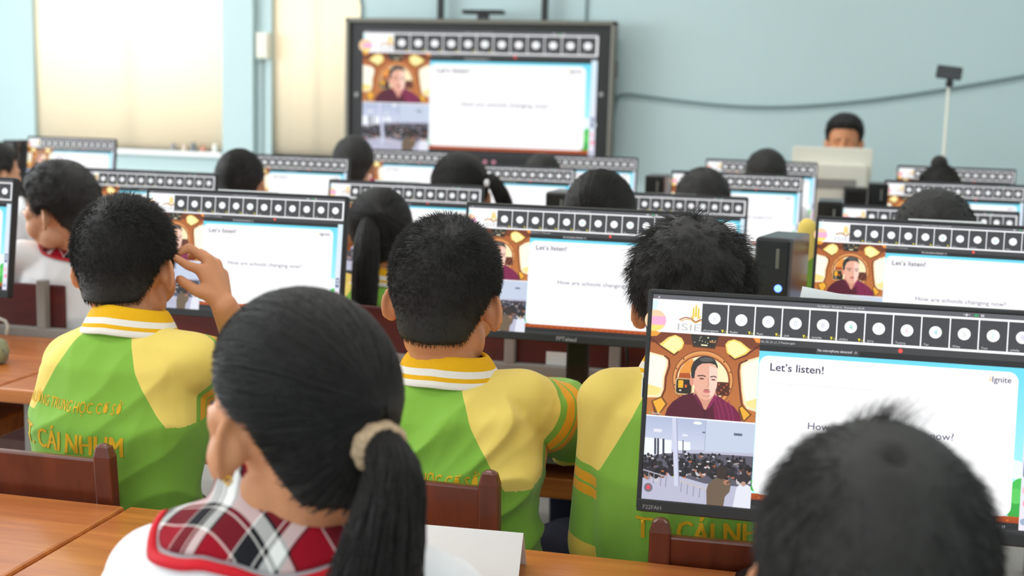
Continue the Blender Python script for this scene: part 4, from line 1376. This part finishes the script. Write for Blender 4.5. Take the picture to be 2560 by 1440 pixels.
def person(label, H, hy=0, hp=0, hr=0, s=1.0, by=0, shirt='green', skin='skin', hair=None, line=None, c7=None, pel=None, arms=None, voxel=.006,
           finger_path=None, fold=None, sleeve=1.0, back_text=False, eyes=False, collar=True, group=None, folds=None, tails=None, lean=.07, hands=True, tilt=0, cw=.085, arm_shift=.0, whorl=None, flare=47, earrings=False):
    H = np.array(H, float)
    R = rotm(hy, hp, hr)
    fw = np.array((-math.sin(math.radians(by)), math.cos(math.radians(by)), 0)); rt = np.array((fw[1], -fw[0], 0)); up = np.array((0, 0, 1.0))
    c7 = np.array(c7) if c7 is not None else H - fw * .040 * s - up * .104 * s
    pel = np.array(pel) if pel is not None else np.array((*(c7 - fw * lean)[:2], .53))
    off = (pel[0], pel[1], 0.0)
    root = empty('person', off, label, 'person', group)
    sp = unit(c7 - pel)
    dp = unit(np.cross(sp, rt)) * -1
    if dp @ fw < 0: dp = -dp
    A = {}
    for q in (-1, 1):
        if arms and q in arms: A[q] = [np.array(p, float) for p in arms[q]]
        else:
            sh = c7 + rt * q * .132 * s - sp * .045 + fw * .02
            el = sh + rt * q * .045 + fw * .11 - up * .18 * s
            wr = np.array((*(el + fw * .19 - rt * q * .05)[:2], .765))
            A[q] = [sh, el, wr]
    # ---- skin: one continuous surface
    g = Geo()
    add_head(g, H, R, s, True, flare)
    if whorl:
        wd = unit(whorl[:3]); g.ell(H + R @ ((O0 + wd * (skull(wd[None])[0] + .000)) * s), np.array((whorl[3] * 1.5, whorl[3] * .8, .009)) * s, R)
    base = H + R @ (np.array((0, -.030, -.05)) * s)
    g.cone(c7 + dp * .012 - sp * .03, base, .052 * s, .047 * s); g.cone(c7 + dp * .022 - sp * .02, H + R @ (np.array((0, .0, -.06)) * s), .046 * s, .042 * s)
    ln = np.linalg.norm(c7 - pel)
    secs = []
    prof = [(-.16, .142, .108), (.0, .140, .108), (.3, .134, .100), (.62, .146, .106), (.84, .130, .088), (.93, .092, .066), (.985, .054, .050)]
    def section(k, gr):
        out = []
        for t, w_, d_ in prof:
            bow = .022 * math.sin(math.pi * min(max(t, 0), 1))
            out.append((pel + sp * ln * t - dp * bow + dp * .012, rt, dp, w_ * s * k + gr, d_ * s * k + gr))
        return out
    g.loft(section(.90, 0))
    hips = {q: pel + rt * q * .075 * s - up * .01 for q in (-1, 1)}
    knees = {q: hips[q] + fw * .37 * s + rt * q * .03 - up * .04 for q in (-1, 1)}
    ank = {q: np.array((*(knees[q] - fw * .02)[:2], .075)) for q in (-1, 1)}
    for q in (-1, 1):
        sh, el, wr = A[q]
        g.cone(c7 + rt * q * .035 * s - sp * .07, sh, .038 * s, .042 * s)
        g.chain([sh, el], [.041 * s, .034 * s]); m1 = el + (wr - el) * .35
        g.chain([el, m1, wr], [.034 * s, .034 * s, .023 * s])
        g.cone(hips[q], knees[q], .078 * s, .054 * s); g.chain([knees[q], knees[q] + (ank[q] - knees[q]) * .35, ank[q]], [.052 * s, .053 * s, .036 * s])
        g.cone(ank[q] - up * .035, ank[q] + fw * .13 - up * .045, .036 * s, .028 * s)
        if not hands: continue
        if finger_path and q in finger_path:
            fp = finger_path[q]
            for mc, pi, ti in zip(fp['mcp'], fp['pip'], fp['tip']):
                mc, pi, ti = map(np.array, (mc, pi, ti))
                g.cone(wr + (mc - wr) * .15, mc, .016, .0115); g.cone(mc, pi, .0100, .0088); g.cone(pi, ti, .0086, .0072)
            th = [np.array(p) for p in fp['thumb']]
            g.cone(wr, th[0], .018, .016); g.cone(th[0], th[1], .015, .011); g.cone(th[1], th[2], .0105, .0085)
        else:
            hd = unit(fw - rt * q * .35); sd_ = np.cross(hd, up) * q      # sd_: towards the little finger side
            pc = wr + hd * .040
            g.ell(pc, (.034 * s, .040 * s, .014), np.stack((sd_, hd, up), 1))
            for j, (o_, l1) in enumerate(((-.026, .030), (-.009, .034), (.009, .032), (.025, .025))):
                k0 = wr + hd * .066 + sd_ * o_ + up * .004
                k1 = k0 + hd * l1 + up * .008; k2 = k1 + hd * l1 * .8 - up * .014
                g.cone(k0, k1, .0085, .0078); g.cone(k1, k2, .0078, .0068)
            g.cone(wr + hd * .02 - sd_ * .02, wr + hd * .045 - sd_ * .045, .012, .009); g.cone(wr + hd * .045 - sd_ * .045, wr + hd * .07 - sd_ * .05 - up * .006, .009, .0075)
    me = remesh(g, voxel, 4 if voxel < .0045 else 2)
    finish(me, 'body', [M[skin]], root, off)
    # ---- trousers
    g = Geo()
    g.loft([(pel + sp * ln * t + dp * .012, rt, dp, w_ * s, d_ * s) for t, w_, d_ in ((-.2, .13, .1), (-.1, .152, .112), (.06, .15, .11))])
    for q in (-1, 1): g.cone(hips[q], knees[q], .088 * s, .066 * s); g.chain([knees[q], knees[q] + (ank[q] - knees[q]) * .9], [.064 * s, .052 * s])
    finish(remesh(g, max(voxel * 1.6, .008), 3), 'trousers', [M['trousers']], root, off)
    # ---- shirt
    g = Geo()
    g.loft(section(1.0, .006))
    L_ = {}
    for q in (-1, 1):
        sh, el, wr = A[q]
        ax = unit(el - sh); fr = .24 * sleeve
        L_[q] = (sh, ax)
        g.cone(c7 + rt * q * .045 * s - sp * .055, sh, .048 * s, .054 * s)
        d1 = min(fr, np.linalg.norm(el - sh))
        g.cone(sh, sh + ax * (d1 * .55), .054 * s, .057 * s); g.cone(sh + ax * (d1 * .5), sh + ax * d1, .057 * s, .058 * s)
        if fr > d1 + .02: g.cone(sh + ax * d1, sh + ax * d1 + unit(wr - el) * (fr - d1), .058 * s, .054 * s)
    me = remesh(g, voxel * 1.1, 12 if voxel < .0045 else 5)
    v = verts_of(me); nrm = normals_of(me)
    u = (v - c7) @ rt; h = (v - c7) @ sp
    # folds of the cloth
    fd = folds or [(0.5, .8, .0035, 7, 26)]
    dv = np.zeros(len(v))
    for (fx, fz, amp, f_along, f_across) in fd:
        l2 = math.hypot(fx, fz); fx, fz = fx / l2, fz / l2
        al = u * fx + h * fz; ac = -u * fz + h * fx
        dpth = (v - c7) @ dp
        nz = np.array([noise.noise(Vector((a * f_along, b_ * f_across, c * 6 + 3.7))) for a, b_, c in zip(al, ac, dpth)])
        dv += amp * (np.clip(1 - 2.6 * np.abs(nz), 0, 1) ** 1.5 + .6 * nz)
    dv *= np.clip((-h - .01) / .05, 0, 1)
    v = v + nrm * dv[:, None]
    me.vertices.foreach_set('co', v.astype(np.float32).ravel())
    side = np.where(u > 0, 1, -1)
    rag = ((np.abs(u) / s - .052) * .15 - (-h / s - .030) * .085) / .172
    tt = np.zeros(len(v))
    for q in (-1, 1):
        sh, ax = L_[q]
        k = side == q
        tt[k] = ((v[k] - sh) @ ax)
        # beyond the shoulder joint everything on the arm counts as sleeve
        far = np.linalg.norm(np.cross(v[k] - sh, ax), axis=1)
        along = np.clip(tt[k], 0, .30)
        d_arm = np.linalg.norm(v[k] - sh - along[:, None] * ax, axis=1) / (.060 * s)
        hh = np.clip(h[k] / ln, -1.2, 0)
        ww = np.interp(1 + hh, [q_[0] for q_ in prof], [q_[1] for q_ in prof]) * s
        dd_ = np.interp(1 + hh, [q_[0] for q_ in prof], [q_[2] for q_ in prof]) * s
        d_tor = np.sqrt((u[k] / ww) ** 2 + (((v[k] - c7) @ dp - .0) / dd_) ** 2)
        sl = np.where(tt[k] > .03, (d_tor - d_arm) * .05, -1)
        low = h[k] < -.152 * s
        rag[k] = np.maximum(np.where(low, -.01, rag[k]), sl)
    for nme, arr in (('rag', rag), ('arm', tt + arm_shift)):
        a = me.attributes.new(nme, 'FLOAT', 'POINT'); a.data.foreach_set('value', arr.astype(np.float32))
    me.update()
    bvh = BVHTree.FromPolygons([Vector(q) for q in v], [tuple(p.vertices) for p in me.polygons]) if (back_text or collar == 'tartan') else None
    so = finish(me, 'shirt', [M['jersey'] if shirt == 'green' else M['white_shirt']], root, off)
    # ---- collar
    if collar is True and shirt == 'green':
        n = 40
        rows = [(.050, .034, 0), (.0540, .040, 0), (.0600, .034, 0), (.0680, .017, 1), (.0725, .007, 0), (.0745, .003, 1), (.0795, -.010, 1), (.0760, -.011, 1), (.0600, .008, 0)]
        v_, f_, fm = [], [], []
        for r_, z_, _ in rows:
            for k in range(n):
                a = 2 * math.pi * k / n
                back = -math.cos(a)      # a=0 front
                dr = -.020 * (1 - back) / 2
                v_.append(c7 + dp * (.018 + r_ * s * math.cos(a) * 1.05) + rt * r_ * s * 1.08 * math.sin(a) + sp * (z_ + dr - .004 - .006 * abs(math.sin(a))))
        for i in range(len(rows) - 1):
            for k in range(n):
                f_.append((i * n + k, i * n + (k + 1) % n, (i + 1) * n + (k + 1) % n, (i + 1) * n + k)); fm.append(rows[i][2])
        co = me_obj('collar', v_, f_, [M['yellow_rib'], M['white_rib']], root, True, fm, off)
        sd = co.modifiers.new('subsurf', 'SUBSURF'); sd.levels = 1; sd.render_levels = 1
    if collar == 'tartan':
        # wide flat collar lying over the shoulders, red ribbon along its edge
        n, mrow = 72, 16
        v_ = []; ok = []
        for j in range(mrow):
            t = j / (mrow - 1)
            for k in range(n):
                a = math.radians(-152 + 304 * k / (n - 1)) + math.pi      # open at the front
                r0 = .052
                bk = max(0, -math.cos(a))
                r1 = cw + .18 * cw * abs(math.sin(2 * a)) * (1 - bk) - (.02 if cw > .1 else -.1) * cw * bk * bk
                r_ = (r0 + (r1 - r0) * t) * s
                p = c7 + dp * (.020 + r_ * math.cos(a) * .92) + rt * r_ * math.sin(a)
                hit = bvh.ray_cast(Vector(p + sp * .12), Vector(-sp), .45)
                z_ = p + sp * (.035 - .3 * (r_ - .05)) if hit[0] is None else np.array(hit[0]) + sp * .007
                lim = p + sp * (.042 + (.012 if cw > .1 else 0) - .55 * max(r_ - .055, 0))
                if (z_ - lim) @ sp > 0 or t < .15: z_ = p + sp * max(min((z_ - p) @ sp, (lim - p) @ sp), -.12) if t >= .15 else p + sp * (.040 + (.022 if cw > .1 else 0) - .22 * t)
                v_.append(z_)
        f_, fm = [], []
        for j in range(mrow - 1):
            for k in range(n - 1):
                f_.append((j * n + k, j * n + k + 1, (j + 1) * n + k + 1, (j + 1) * n + k)); fm.append(1 if j >= mrow - 3 else 0)
        cut = (mrow - 3) * n
        co = me_obj('collar', v_[:cut + n], [f for f, x in zip(f_, fm) if x == 0], [M['tartan']], root, True, None, off)
        md = co.modifiers.new('solid', 'SOLIDIFY'); md.thickness = .003; md.offset = 1
        co2 = me_obj('collar_ribbon', v_[cut:], [tuple(i - cut for i in f) for f, x in zip(f_, fm) if x == 1], [M['red_tape']], root, True, None, off)
        md = co2.modifiers.new('solid', 'SOLIDIFY'); md.thickness = .004; md.offset = 1
        for c_ in (co, co2):
            sm_ = c_.modifiers.new('smooth', 'SMOOTH'); sm_.iterations = 5; sm_.factor = .5
    if back_text:
        for tx, hh, cap, wd, bd, ox in back_text:
            tv, tf = text_mesh(tx, 0, 2)
            tv = tv * cap / .70
            if bd:
                n0 = len(tv); tf = list(tf) + [tuple(i + n0 for i in f) for f in tf]; tv = np.vstack((tv - (cap * bd, 0), tv + (cap * bd, 0)))
            wn = tv[:, 0].max() - tv[:, 0].min()
            tv[:, 0] = (tv[:, 0] - tv[:, 0].min()) * wd / wn - wd / 2
            bm = bmesh.new()
            vs = [bm.verts.new((p[0], p[1], 0)) for p in tv]
            for f in tf:
                try: bm.faces.new([vs[i] for i in f])
                except ValueError: pass
            bmesh.ops.triangulate(bm, faces=bm.faces[:])
            for _ in range(3):
                el_ = [e for e in bm.edges if e.calc_length() > .009]
                if el_: bmesh.ops.subdivide_edges(bm, edges=el_, cuts=1)
                bmesh.ops.triangulate(bm, faces=bm.faces[:])
            bm.verts.ensure_lookup_table()
            pv, keep = [], set()
            for i, q in enumerate(bm.verts):
                p = c7 + rt * (q.co.x + ox) + sp * (hh + q.co.y)
                hit = bvh.ray_cast(Vector(p - dp * .4), Vector(dp), .9)
                if hit[0] is None: pv.append(p); continue
                keep.add(i); pv.append(np.array(hit[0]) - dp * .0012)
            fs = [tuple(x.index for x in f.verts) for f in bm.faces if all(x.index in keep for x in f.verts)]
            bm.free()
            me_obj('lettering', pv, fs, [M['print_gold']], root, True, None, off)
    # ---- hair
    if hair is not None:
        V, F = hair
        V = (V * s) @ R.T + H
        big_mesh('hair', V, F, M['hair'], root, off)
    for tl in (tails or []):
        big_mesh(tl[0], tl[1][0], tl[1][1], M[tl[2]] if len(tl) > 2 else M['hair'], root, off)
    if earrings:
        for q in (-1, 1):
            pc = H + R @ (np.array((q * .086, -.012, -.0365)) * s)
            g = Geo(); g.tube([pc + np.array((.0034 * math.cos(t), 0, .0034 * math.sin(t))) for t in np.linspace(0, 2 * math.pi, 14)], .0011, 6, cap=False); g.ell(pc - (0, 0, .004), (.0018, .0018, .0018))
            g.build('earring', M['gold'], root, True, off=off)
    if eyes:
        for q in (-1, 1):
            L = lambda p: H + R @ (np.array(p) * s)
            g = Geo(); g.ell(L((q * .031, .0645, -.002)), np.array((.0125, .0095, .0075)) * s, R); g.build('eye', M['eye_white'], root, True, off=off)
            g = Geo(); g.ell(L((q * .031, .0702, -.002)), np.array((.0058, .0048, .0062)) * s, R); g.build('iris', M['iris'], root, True, off=off)
            g = Geo(); g.cone(L((q * .016, .0835, .018)), L((q * .046, .0715, .018)), .0032 * s, .0022 * s); g.build('eyebrow', M['hair'], root, True, off=off)
    return root
# ------------------------------------------------------------------ the class
TXT = [('TRƯỜNG TRUNG HỌC CƠ SỞ', -.138, .0175, .214, .011, -.036), ('TT. CÁI NHUM', -.207, .034, .236, .05, -.036)]


def text_at(h1, h2, ox, k=1.0):
    return [(TXT[0][0], h1, .0175 * k, .214 * k, .011, ox), (TXT[1][0], h2, .034 * k, .236 * k, .05, ox)]


G = 'pupils seated at the desks'
# boy touching his ear
person('boy in green and yellow polo touching his right ear, school name on his back', (-1.162, 2.017, 1.064), hy=4, hp=6, hr=-2, s=1.03, c7=(-1.137, 1.962, .979), pel=(-1.158, 1.965, .535), by=-4, arm_shift=.095,
       arms={1: [(-1.015, 1.962, 0.912), (-0.984, 2.168, 0.847), (-1.003, 2.073, .996)], -1: [(-1.246, 1.985, 0.893), (-1.300, 2.132, 0.773), (-1.236, 2.40, 0.767)]},
       finger_path={1: dict(mcp=[(-1.041, 2.059, 1.061), (-1.039, 2.082, 1.076), (-1.033, 2.103, 1.067), (-1.027, 2.117, 1.046)],
                            pip=[(-1.057, 2.041, 1.070), (-1.069, 2.068, 1.099), (-1.061, 2.099, 1.086), (-1.050, 2.125, 1.065)],
                            tip=[(-1.074, 2.029, 1.084), (-1.083, 2.054, 1.089), (-1.079, 2.094, 1.079), (-1.069, 2.120, 1.060)],
                            thumb=[(-1.021, 2.062, 1.016), (-1.043, 2.043, 1.026), (-1.067, 2.030, 1.046)])},
       hair=short_hair(1, (.011, .009, .005), .017, .95, 15000, .00048, (-.12, -.62, .78), .02, lump=.10, swirl=.9), voxel=.0038, back_text=TXT,
       folds=[(.8, .6, .006, 4, 13), (.1, 1, .004, 4, 12)])
# middle boy
person('middle boy in green and yellow polo, short cropped hair, right arm on the desk', (-0.557, 1.958, 1.052), hy=0, hp=4, hr=2, s=1.08, c7=(-0.549, 1.930, 0.946), pel=(-0.543, 1.965, .55), by=-4, arm_shift=.078, whorl=(.16, -.55, .82, .0050),
       arms={1: [(-0.430, 1.968, 0.887), (-0.335, 2.173, 0.795), (-0.316, 2.42, 0.767)], -1: [(-0.684, 1.952, 0.879), (-0.738, 2.131, 0.775), (-0.675, 2.41, 0.767)]}, sleeve=1.25,
       hair=short_hair(2, (.014, .008, .004), .018, .95, 16000, .00048, (.16, -.55, .82), .022, lump=.14, swirl=.8), voxel=.0038, back_text=text_at(-.150, -.225, -.02, 1.1),
       folds=[(.86, .5, .013, 2.6, 13), (.5, .8, .003, 7, 22)])
# boy with spiky hair
person('boy with messy spiky hair in green and yellow polo, partly hidden by the nearest monitor', (-.160, 1.995, 1.062), hy=-6, hp=8, hr=-3, s=1.02, c7=(-.160, 1.955, .974), pel=(-.150, 1.965, .535), by=0, arm_shift=.012,
       arms={-1: [(-.272, 1.945, .908), (-.286, 1.965, .655), (-.24, 2.18, .70)], 1: [(-.035, 1.95, .905), (.01, 2.07, .77), (-.05, 2.26, .765)]},
       hair=short_hair(3, (.026, .018, .007), .044, .40, 6500, .00055, (.15, -.5, .85), .03, clump=.55, lump=.30, swirl=.5, grav=.5, tuft=((-.05, -.1, 1), 90, .030, (.5, .1, .0))), voxel=.0042,
       back_text=text_at(-.165, -.245, .055), folds=[(.2, 1, .007, 4, 12)])
# ponytailed girl in front
hg = np.array((-.438, 1.059, 1.076))
tp = [(-.351, 1.016, 1.073), (-.334, .994, 1.074), (-.319, .975, 1.058), (-.317, .954, 1.025), (-.322, .942, .985), (-.331, .933, .939), (-.339, .939, .880)]
g = Geo()
ax = unit(np.array((.60, -.70, -.38))); x_ = unit(np.cross(ax, (0, 0, 1))); y_ = np.cross(ax, x_)
cc = np.array((-.341, 1.001, 1.076))
rng = random.Random(5)
v_, f_ = [], []
for i in range(48):
    a = 2 * math.pi * i / 48
    for j in range(12):
        b_ = 2 * math.pi * j / 12
        rr = .0085 * (1 + .10 * math.sin(9 * a + 2 * b_) + rng.uniform(-.05, .05))
        v_.append(cc + (x_ * math.cos(a) + y_ * math.sin(a)) * (.0165 + rr * math.cos(b_)) + ax * rr * 1.25 * math.sin(b_))
for i in range(48):
    for j in range(12): f_.append((i * 12 + j, i * 12 + (j + 1) % 12, ((i + 1) % 48) * 12 + (j + 1) % 12, ((i + 1) % 48) * 12 + j))
fq = np.array([(q[0], q[1], q[2]) for q in f_] + [(q[0], q[2], q[3]) for q in f_])
person('girl with black ponytail in white shirt with plaid collar, nearest in the foreground', hg, hy=58, hp=6, hr=0, s=1.0, c7=(-.448, 1.048, 1.006), pel=(-.455, 1.02, .53), by=14, shirt='white', skin='skin',
       arms={-1: [(-.572, 1.045, .915), (-.66, 1.18, .80), (-.60, 1.38, .765)], 1: [(-.322, 1.06, .915), (-.30, 1.22, .80), (-.405, 1.43, .757)]},
       hair=tied_hair(4, (.010, .009, .005), (.03, -.99, .0), 5200, .00050), tails=[('ponytail', tail(tp, [.014, .021, .030, .038, .046, .050, .046], 2600, .0006, 8)), ('hair_tie', (np.array(v_), fq), 'tan_knit')],
       voxel=.0038, collar='tartan', cw=.118, flare=66, earrings=True, folds=[(.3, 1, .004, 4, 12)], eyes=True)
# nearest boy, head only
person('dark-haired boy in the lower right corner, seen from behind, a tuft standing on his crown', (.068, .947, 1.016), whorl=(.05, -.60, .78, .0085), hy=0, hp=10, hr=0, s=1.02, shirt='white', skin='skin', collar='tartan', line=None,
       hair=short_hair(6, (.014, .012, .006), .034, .075, 11000, .0004, (.05, -.60, .78), .075, clump=.10, lump=.06, swirl=.55, grav=.35, jit=.05, tuft=((-.02, .10, 1), 150, .028, (.40, -.1, .0))), voxel=.0045)
# boy in white looking left
person('boy in white shirt with red plaid collar turning his face to the left', (-1.954, 3.051, 1.050), hy=84, hp=10, hr=-4, s=1.06, c7=(-1.928, 3.07, .955), pel=(-1.94, 3.15, .53), by=24, shirt='white', skin='skin_pale', collar='tartan', eyes=True,
       hair=short_hair(7, (.018, .014, .005), .030, .22, 5200, .0006, (.0, -.55, .83), .03, clump=.2, swirl=.4, grav=.5), voxel=.005, folds=[(.3, 1, .006, 4, 10)])
# girl with long straight ponytail, green shirt
h8 = np.array((-1.119, 3.266, 1.003))
person('girl in green polo with a long straight ponytail hanging down her back', h8, hy=16, hp=8, s=1.06, c7=(-1.108, 3.225, .895), pel=(-1.11, 3.22, .53), voxel=.0055, back_text=TXT[:1],
       hair=tied_hair(9, (.012, .010, .006), (.06, -.9, .25), 2600, .0008),
       tails=[('ponytail', tail([(-1.120, 3.195, 1.058), (-1.113, 3.157, 1.035), (-1.101, 3.114, .998), (-1.094, 3.084, .928), (-1.090, 3.063, .847), (-1.087, 3.063, .774), (-1.090, 3.074, .719)], [.018, .030, .040, .042, .040, .034, .022], 1300, .0009, 10))])
P_ = dict(voxel=.0065)
# farther pupils
person('pupil with red plaid collar cut by the left edge, ear and cheek showing', (-3.299, 4.69, 1.026), hy=-24, hp=4, shirt='white', skin='skin_pale', collar='tartan', hair=short_hair(12, (.016, .012, .005), .022, .35, 2400, .0010, (0, -.5, .85)), **P_)
person('pupil with smooth dark hair below the pillar, in front of the monitor there', (-1.997, 4.265, 1.051), hy=8, hp=2, s=1.05, shirt='white', skin='skin_pale', collar='tartan', hair=tied_hair(13, (.012, .010, .006), (.0, -.8, -.3), 1500, .0010), **P_)
person('pupil with dark hair and bare neck at the lower left corner of the big display', (-1.896, 5.174, 1.086), hy=14, hp=2, s=1.04, shirt='white', skin='skin_pale', collar='tartan', hair=short_hair(14, (.014, .012, .005), .016, .4, 2200, .0010, (0, -.5, .85)), **P_)
h11 = np.array((-1.167, 4.247, 1.052))
person('girl with a side ponytail and light hair clip, in front of the blurred fourth-row monitor', h11, hy=24, hp=6, s=1.18, shirt='white', skin='skin_pale', collar='tartan', hair=tied_hair(15, (.013, .013, .008), (.52, -.72, .1), 1800, .0010),
       tails=[('ponytail', tail([(-1.063, 4.195, 1.100), (-1.034, 4.182, 1.110), (-1.008, 4.183, 1.073), (-.991, 4.200, 1.024), (-.988, 4.218, .934)], [.014, .026, .032, .034, .020], 700, .0012, 16)),
              ('hair_clip', (lambda gg: (np.array(gg.v), np.array([t for q in gg.f for t in ((q[0], q[1], q[2]), (q[0], q[2], q[-1]))])))(Geo().ell((-1.046, 4.158, 1.103), (.010, .008, .013))), 'paper')], **P_)
person('pupil whose dark crown shows just below the centre of the big display', (-1.069, 5.202, 1.05), hp=2, s=.95, shirt='white', collar='tartan', hair=short_hair(17, (.016, .012, .005), .016, .4, 1800, .0011, (0, -.5, .85)), **P_)
h13 = np.array((-.504, 3.20, 1.076))
gg = Geo()
for k in range(6):
    a = k * 1.047
    gg.ell((-.507 + .013 * math.cos(a), 3.098 + .002 * (k % 2), 1.124 + .011 * math.sin(a)), (.0075, .004, .0065))
clip = (np.array(gg.v), np.array([t for q in gg.f for t in ((q[0], q[1], q[2]), (q[0], q[2], q[-1]))]))
M['clip'] = mat('yellow_white_hair_clip', (226, 208, 130), .4, .4, noise_amt=.3, noise_scale=90)
person('girl with a small yellow and white flower clip low in her dark hair', h13, hy=-4, hp=14, s=1.06, lean=.02, shirt='white', skin='skin_pale', collar='tartan', hair=tied_hair(18, (.014, .013, .008), (.0, -.75, -.45), 2200, .0009), tails=[('hair_clip', clip, 'clip')], **P_)
person('pupil whose dark head rises between the spiky-haired boy and the blurred monitor above him', (-.336, 4.382, 1.033), hp=8, s=1.1, shirt='white', collar='tartan', hair=short_hair(19, (.016, .014, .006), .018, .4, 2600, .0009, (0, -.5, .85)), **P_)
person('pupil with dark hair in front of the far monitor left of the teacher', (-.155, 5.313, 1.091), hp=4, shirt='white', collar='tartan', hair=short_hair(20, (.016, .013, .005), .016, .4, 2000, .0011, (0, -.5, .85)), **P_)
h16 = np.array((.536, 5.412, 1.045))
bun = Geo().ell((.527, 5.385, 1.178), (.034, .032, .036)).ell((.55, 5.385, 1.150), (.030, .03, .03))
person('pupil with a high bun of black hair on the far right', h16, hp=6, s=1.04, shirt='white', collar='tartan', hair=tied_hair(21, (.012, .011, .007), (.0, -.3, .95), 1500, .0011),
       tails=[('bun', (np.array(bun.v), np.array([t for q in bun.f for t in ((q[0], q[1], q[2]), (q[0], q[2], q[-1]))])))], **P_)
person('pupil bowing forward on the right, brownish crown behind a white card', (.307, 3.140, 1.055), hp=34, hy=-8, lean=.02, s=1.12, shirt='white', collar='tartan', hair=short_hair(22, (.016, .014, .006), .018, .35, 3600, .0008, (0, -.35, .93)), **P_)
person('teacher facing the class from behind the white screen, eyes and dark fringe visible', (.192, 6.967, 1.222), hy=176, hp=4, s=1.10, by=180, shirt='white', collar=False, eyes=True, pel=(.192, 7.0, .54), arms={1: [(.115, 6.95, 1.01), (.08, 6.86, .85), (.13, 6.75, .775)], -1: [(.27, 6.95, 1.01), (.30, 6.86, .85), (.25, 6.75, .775)]},
       hair=short_hair(23, (.026, .014, .004), .026, .5, 3000, .0010, (0, -.4, .9), clump=.15), voxel=.0055)

# bent-over pupil's shirt behind the tower, built as cloth on an added chair
e = empty('pupil_shirt', (.005, 3.25, .82), 'green and yellow shirt standing for a bent-over pupil behind the tower with the blue light', 'clothing')
g = Geo()
g.cone((-.118, 3.25, .86), (-.120, 3.25, .975), .035, .026); g.cone((.008, 3.25, .86), (.014, 3.25, 1.085), .036, .024)
g.cone((-.12, 3.25, .88), (.0, 3.25, .88), .04, .04); g.cone((-.118, 3.25, .97), (-.03, 3.25, .955), .028, .03); g.cone((-.05, 3.25, .84), (-.04, 3.25, .94), .045, .04)
me = remesh(g, .007, 8)
vv = verts_of(me)
rag = 1.0 * ((vv[:, 2] - .985) + (vv[:, 0] < -.06) * .12 - .8 * (vv[:, 0] - 0.0))
for n_, a_ in (('rag', rag), ('arm', np.zeros(len(vv)))):
    a = me.attributes.new(n_, 'FLOAT', 'POINT'); a.data.foreach_set('value', a_.astype(np.float32))
finish(me, 'cloth', [M['jersey']], e, (.005, 3.25, .82))
o = copy_tree(ch0); o.location = (-.055, 3.18, 0); o.rotation_euler = (0, 0, 0); o.scale = (1, 1, 1.03); o['label'] = 'wooden chair added under the green and yellow shirt'
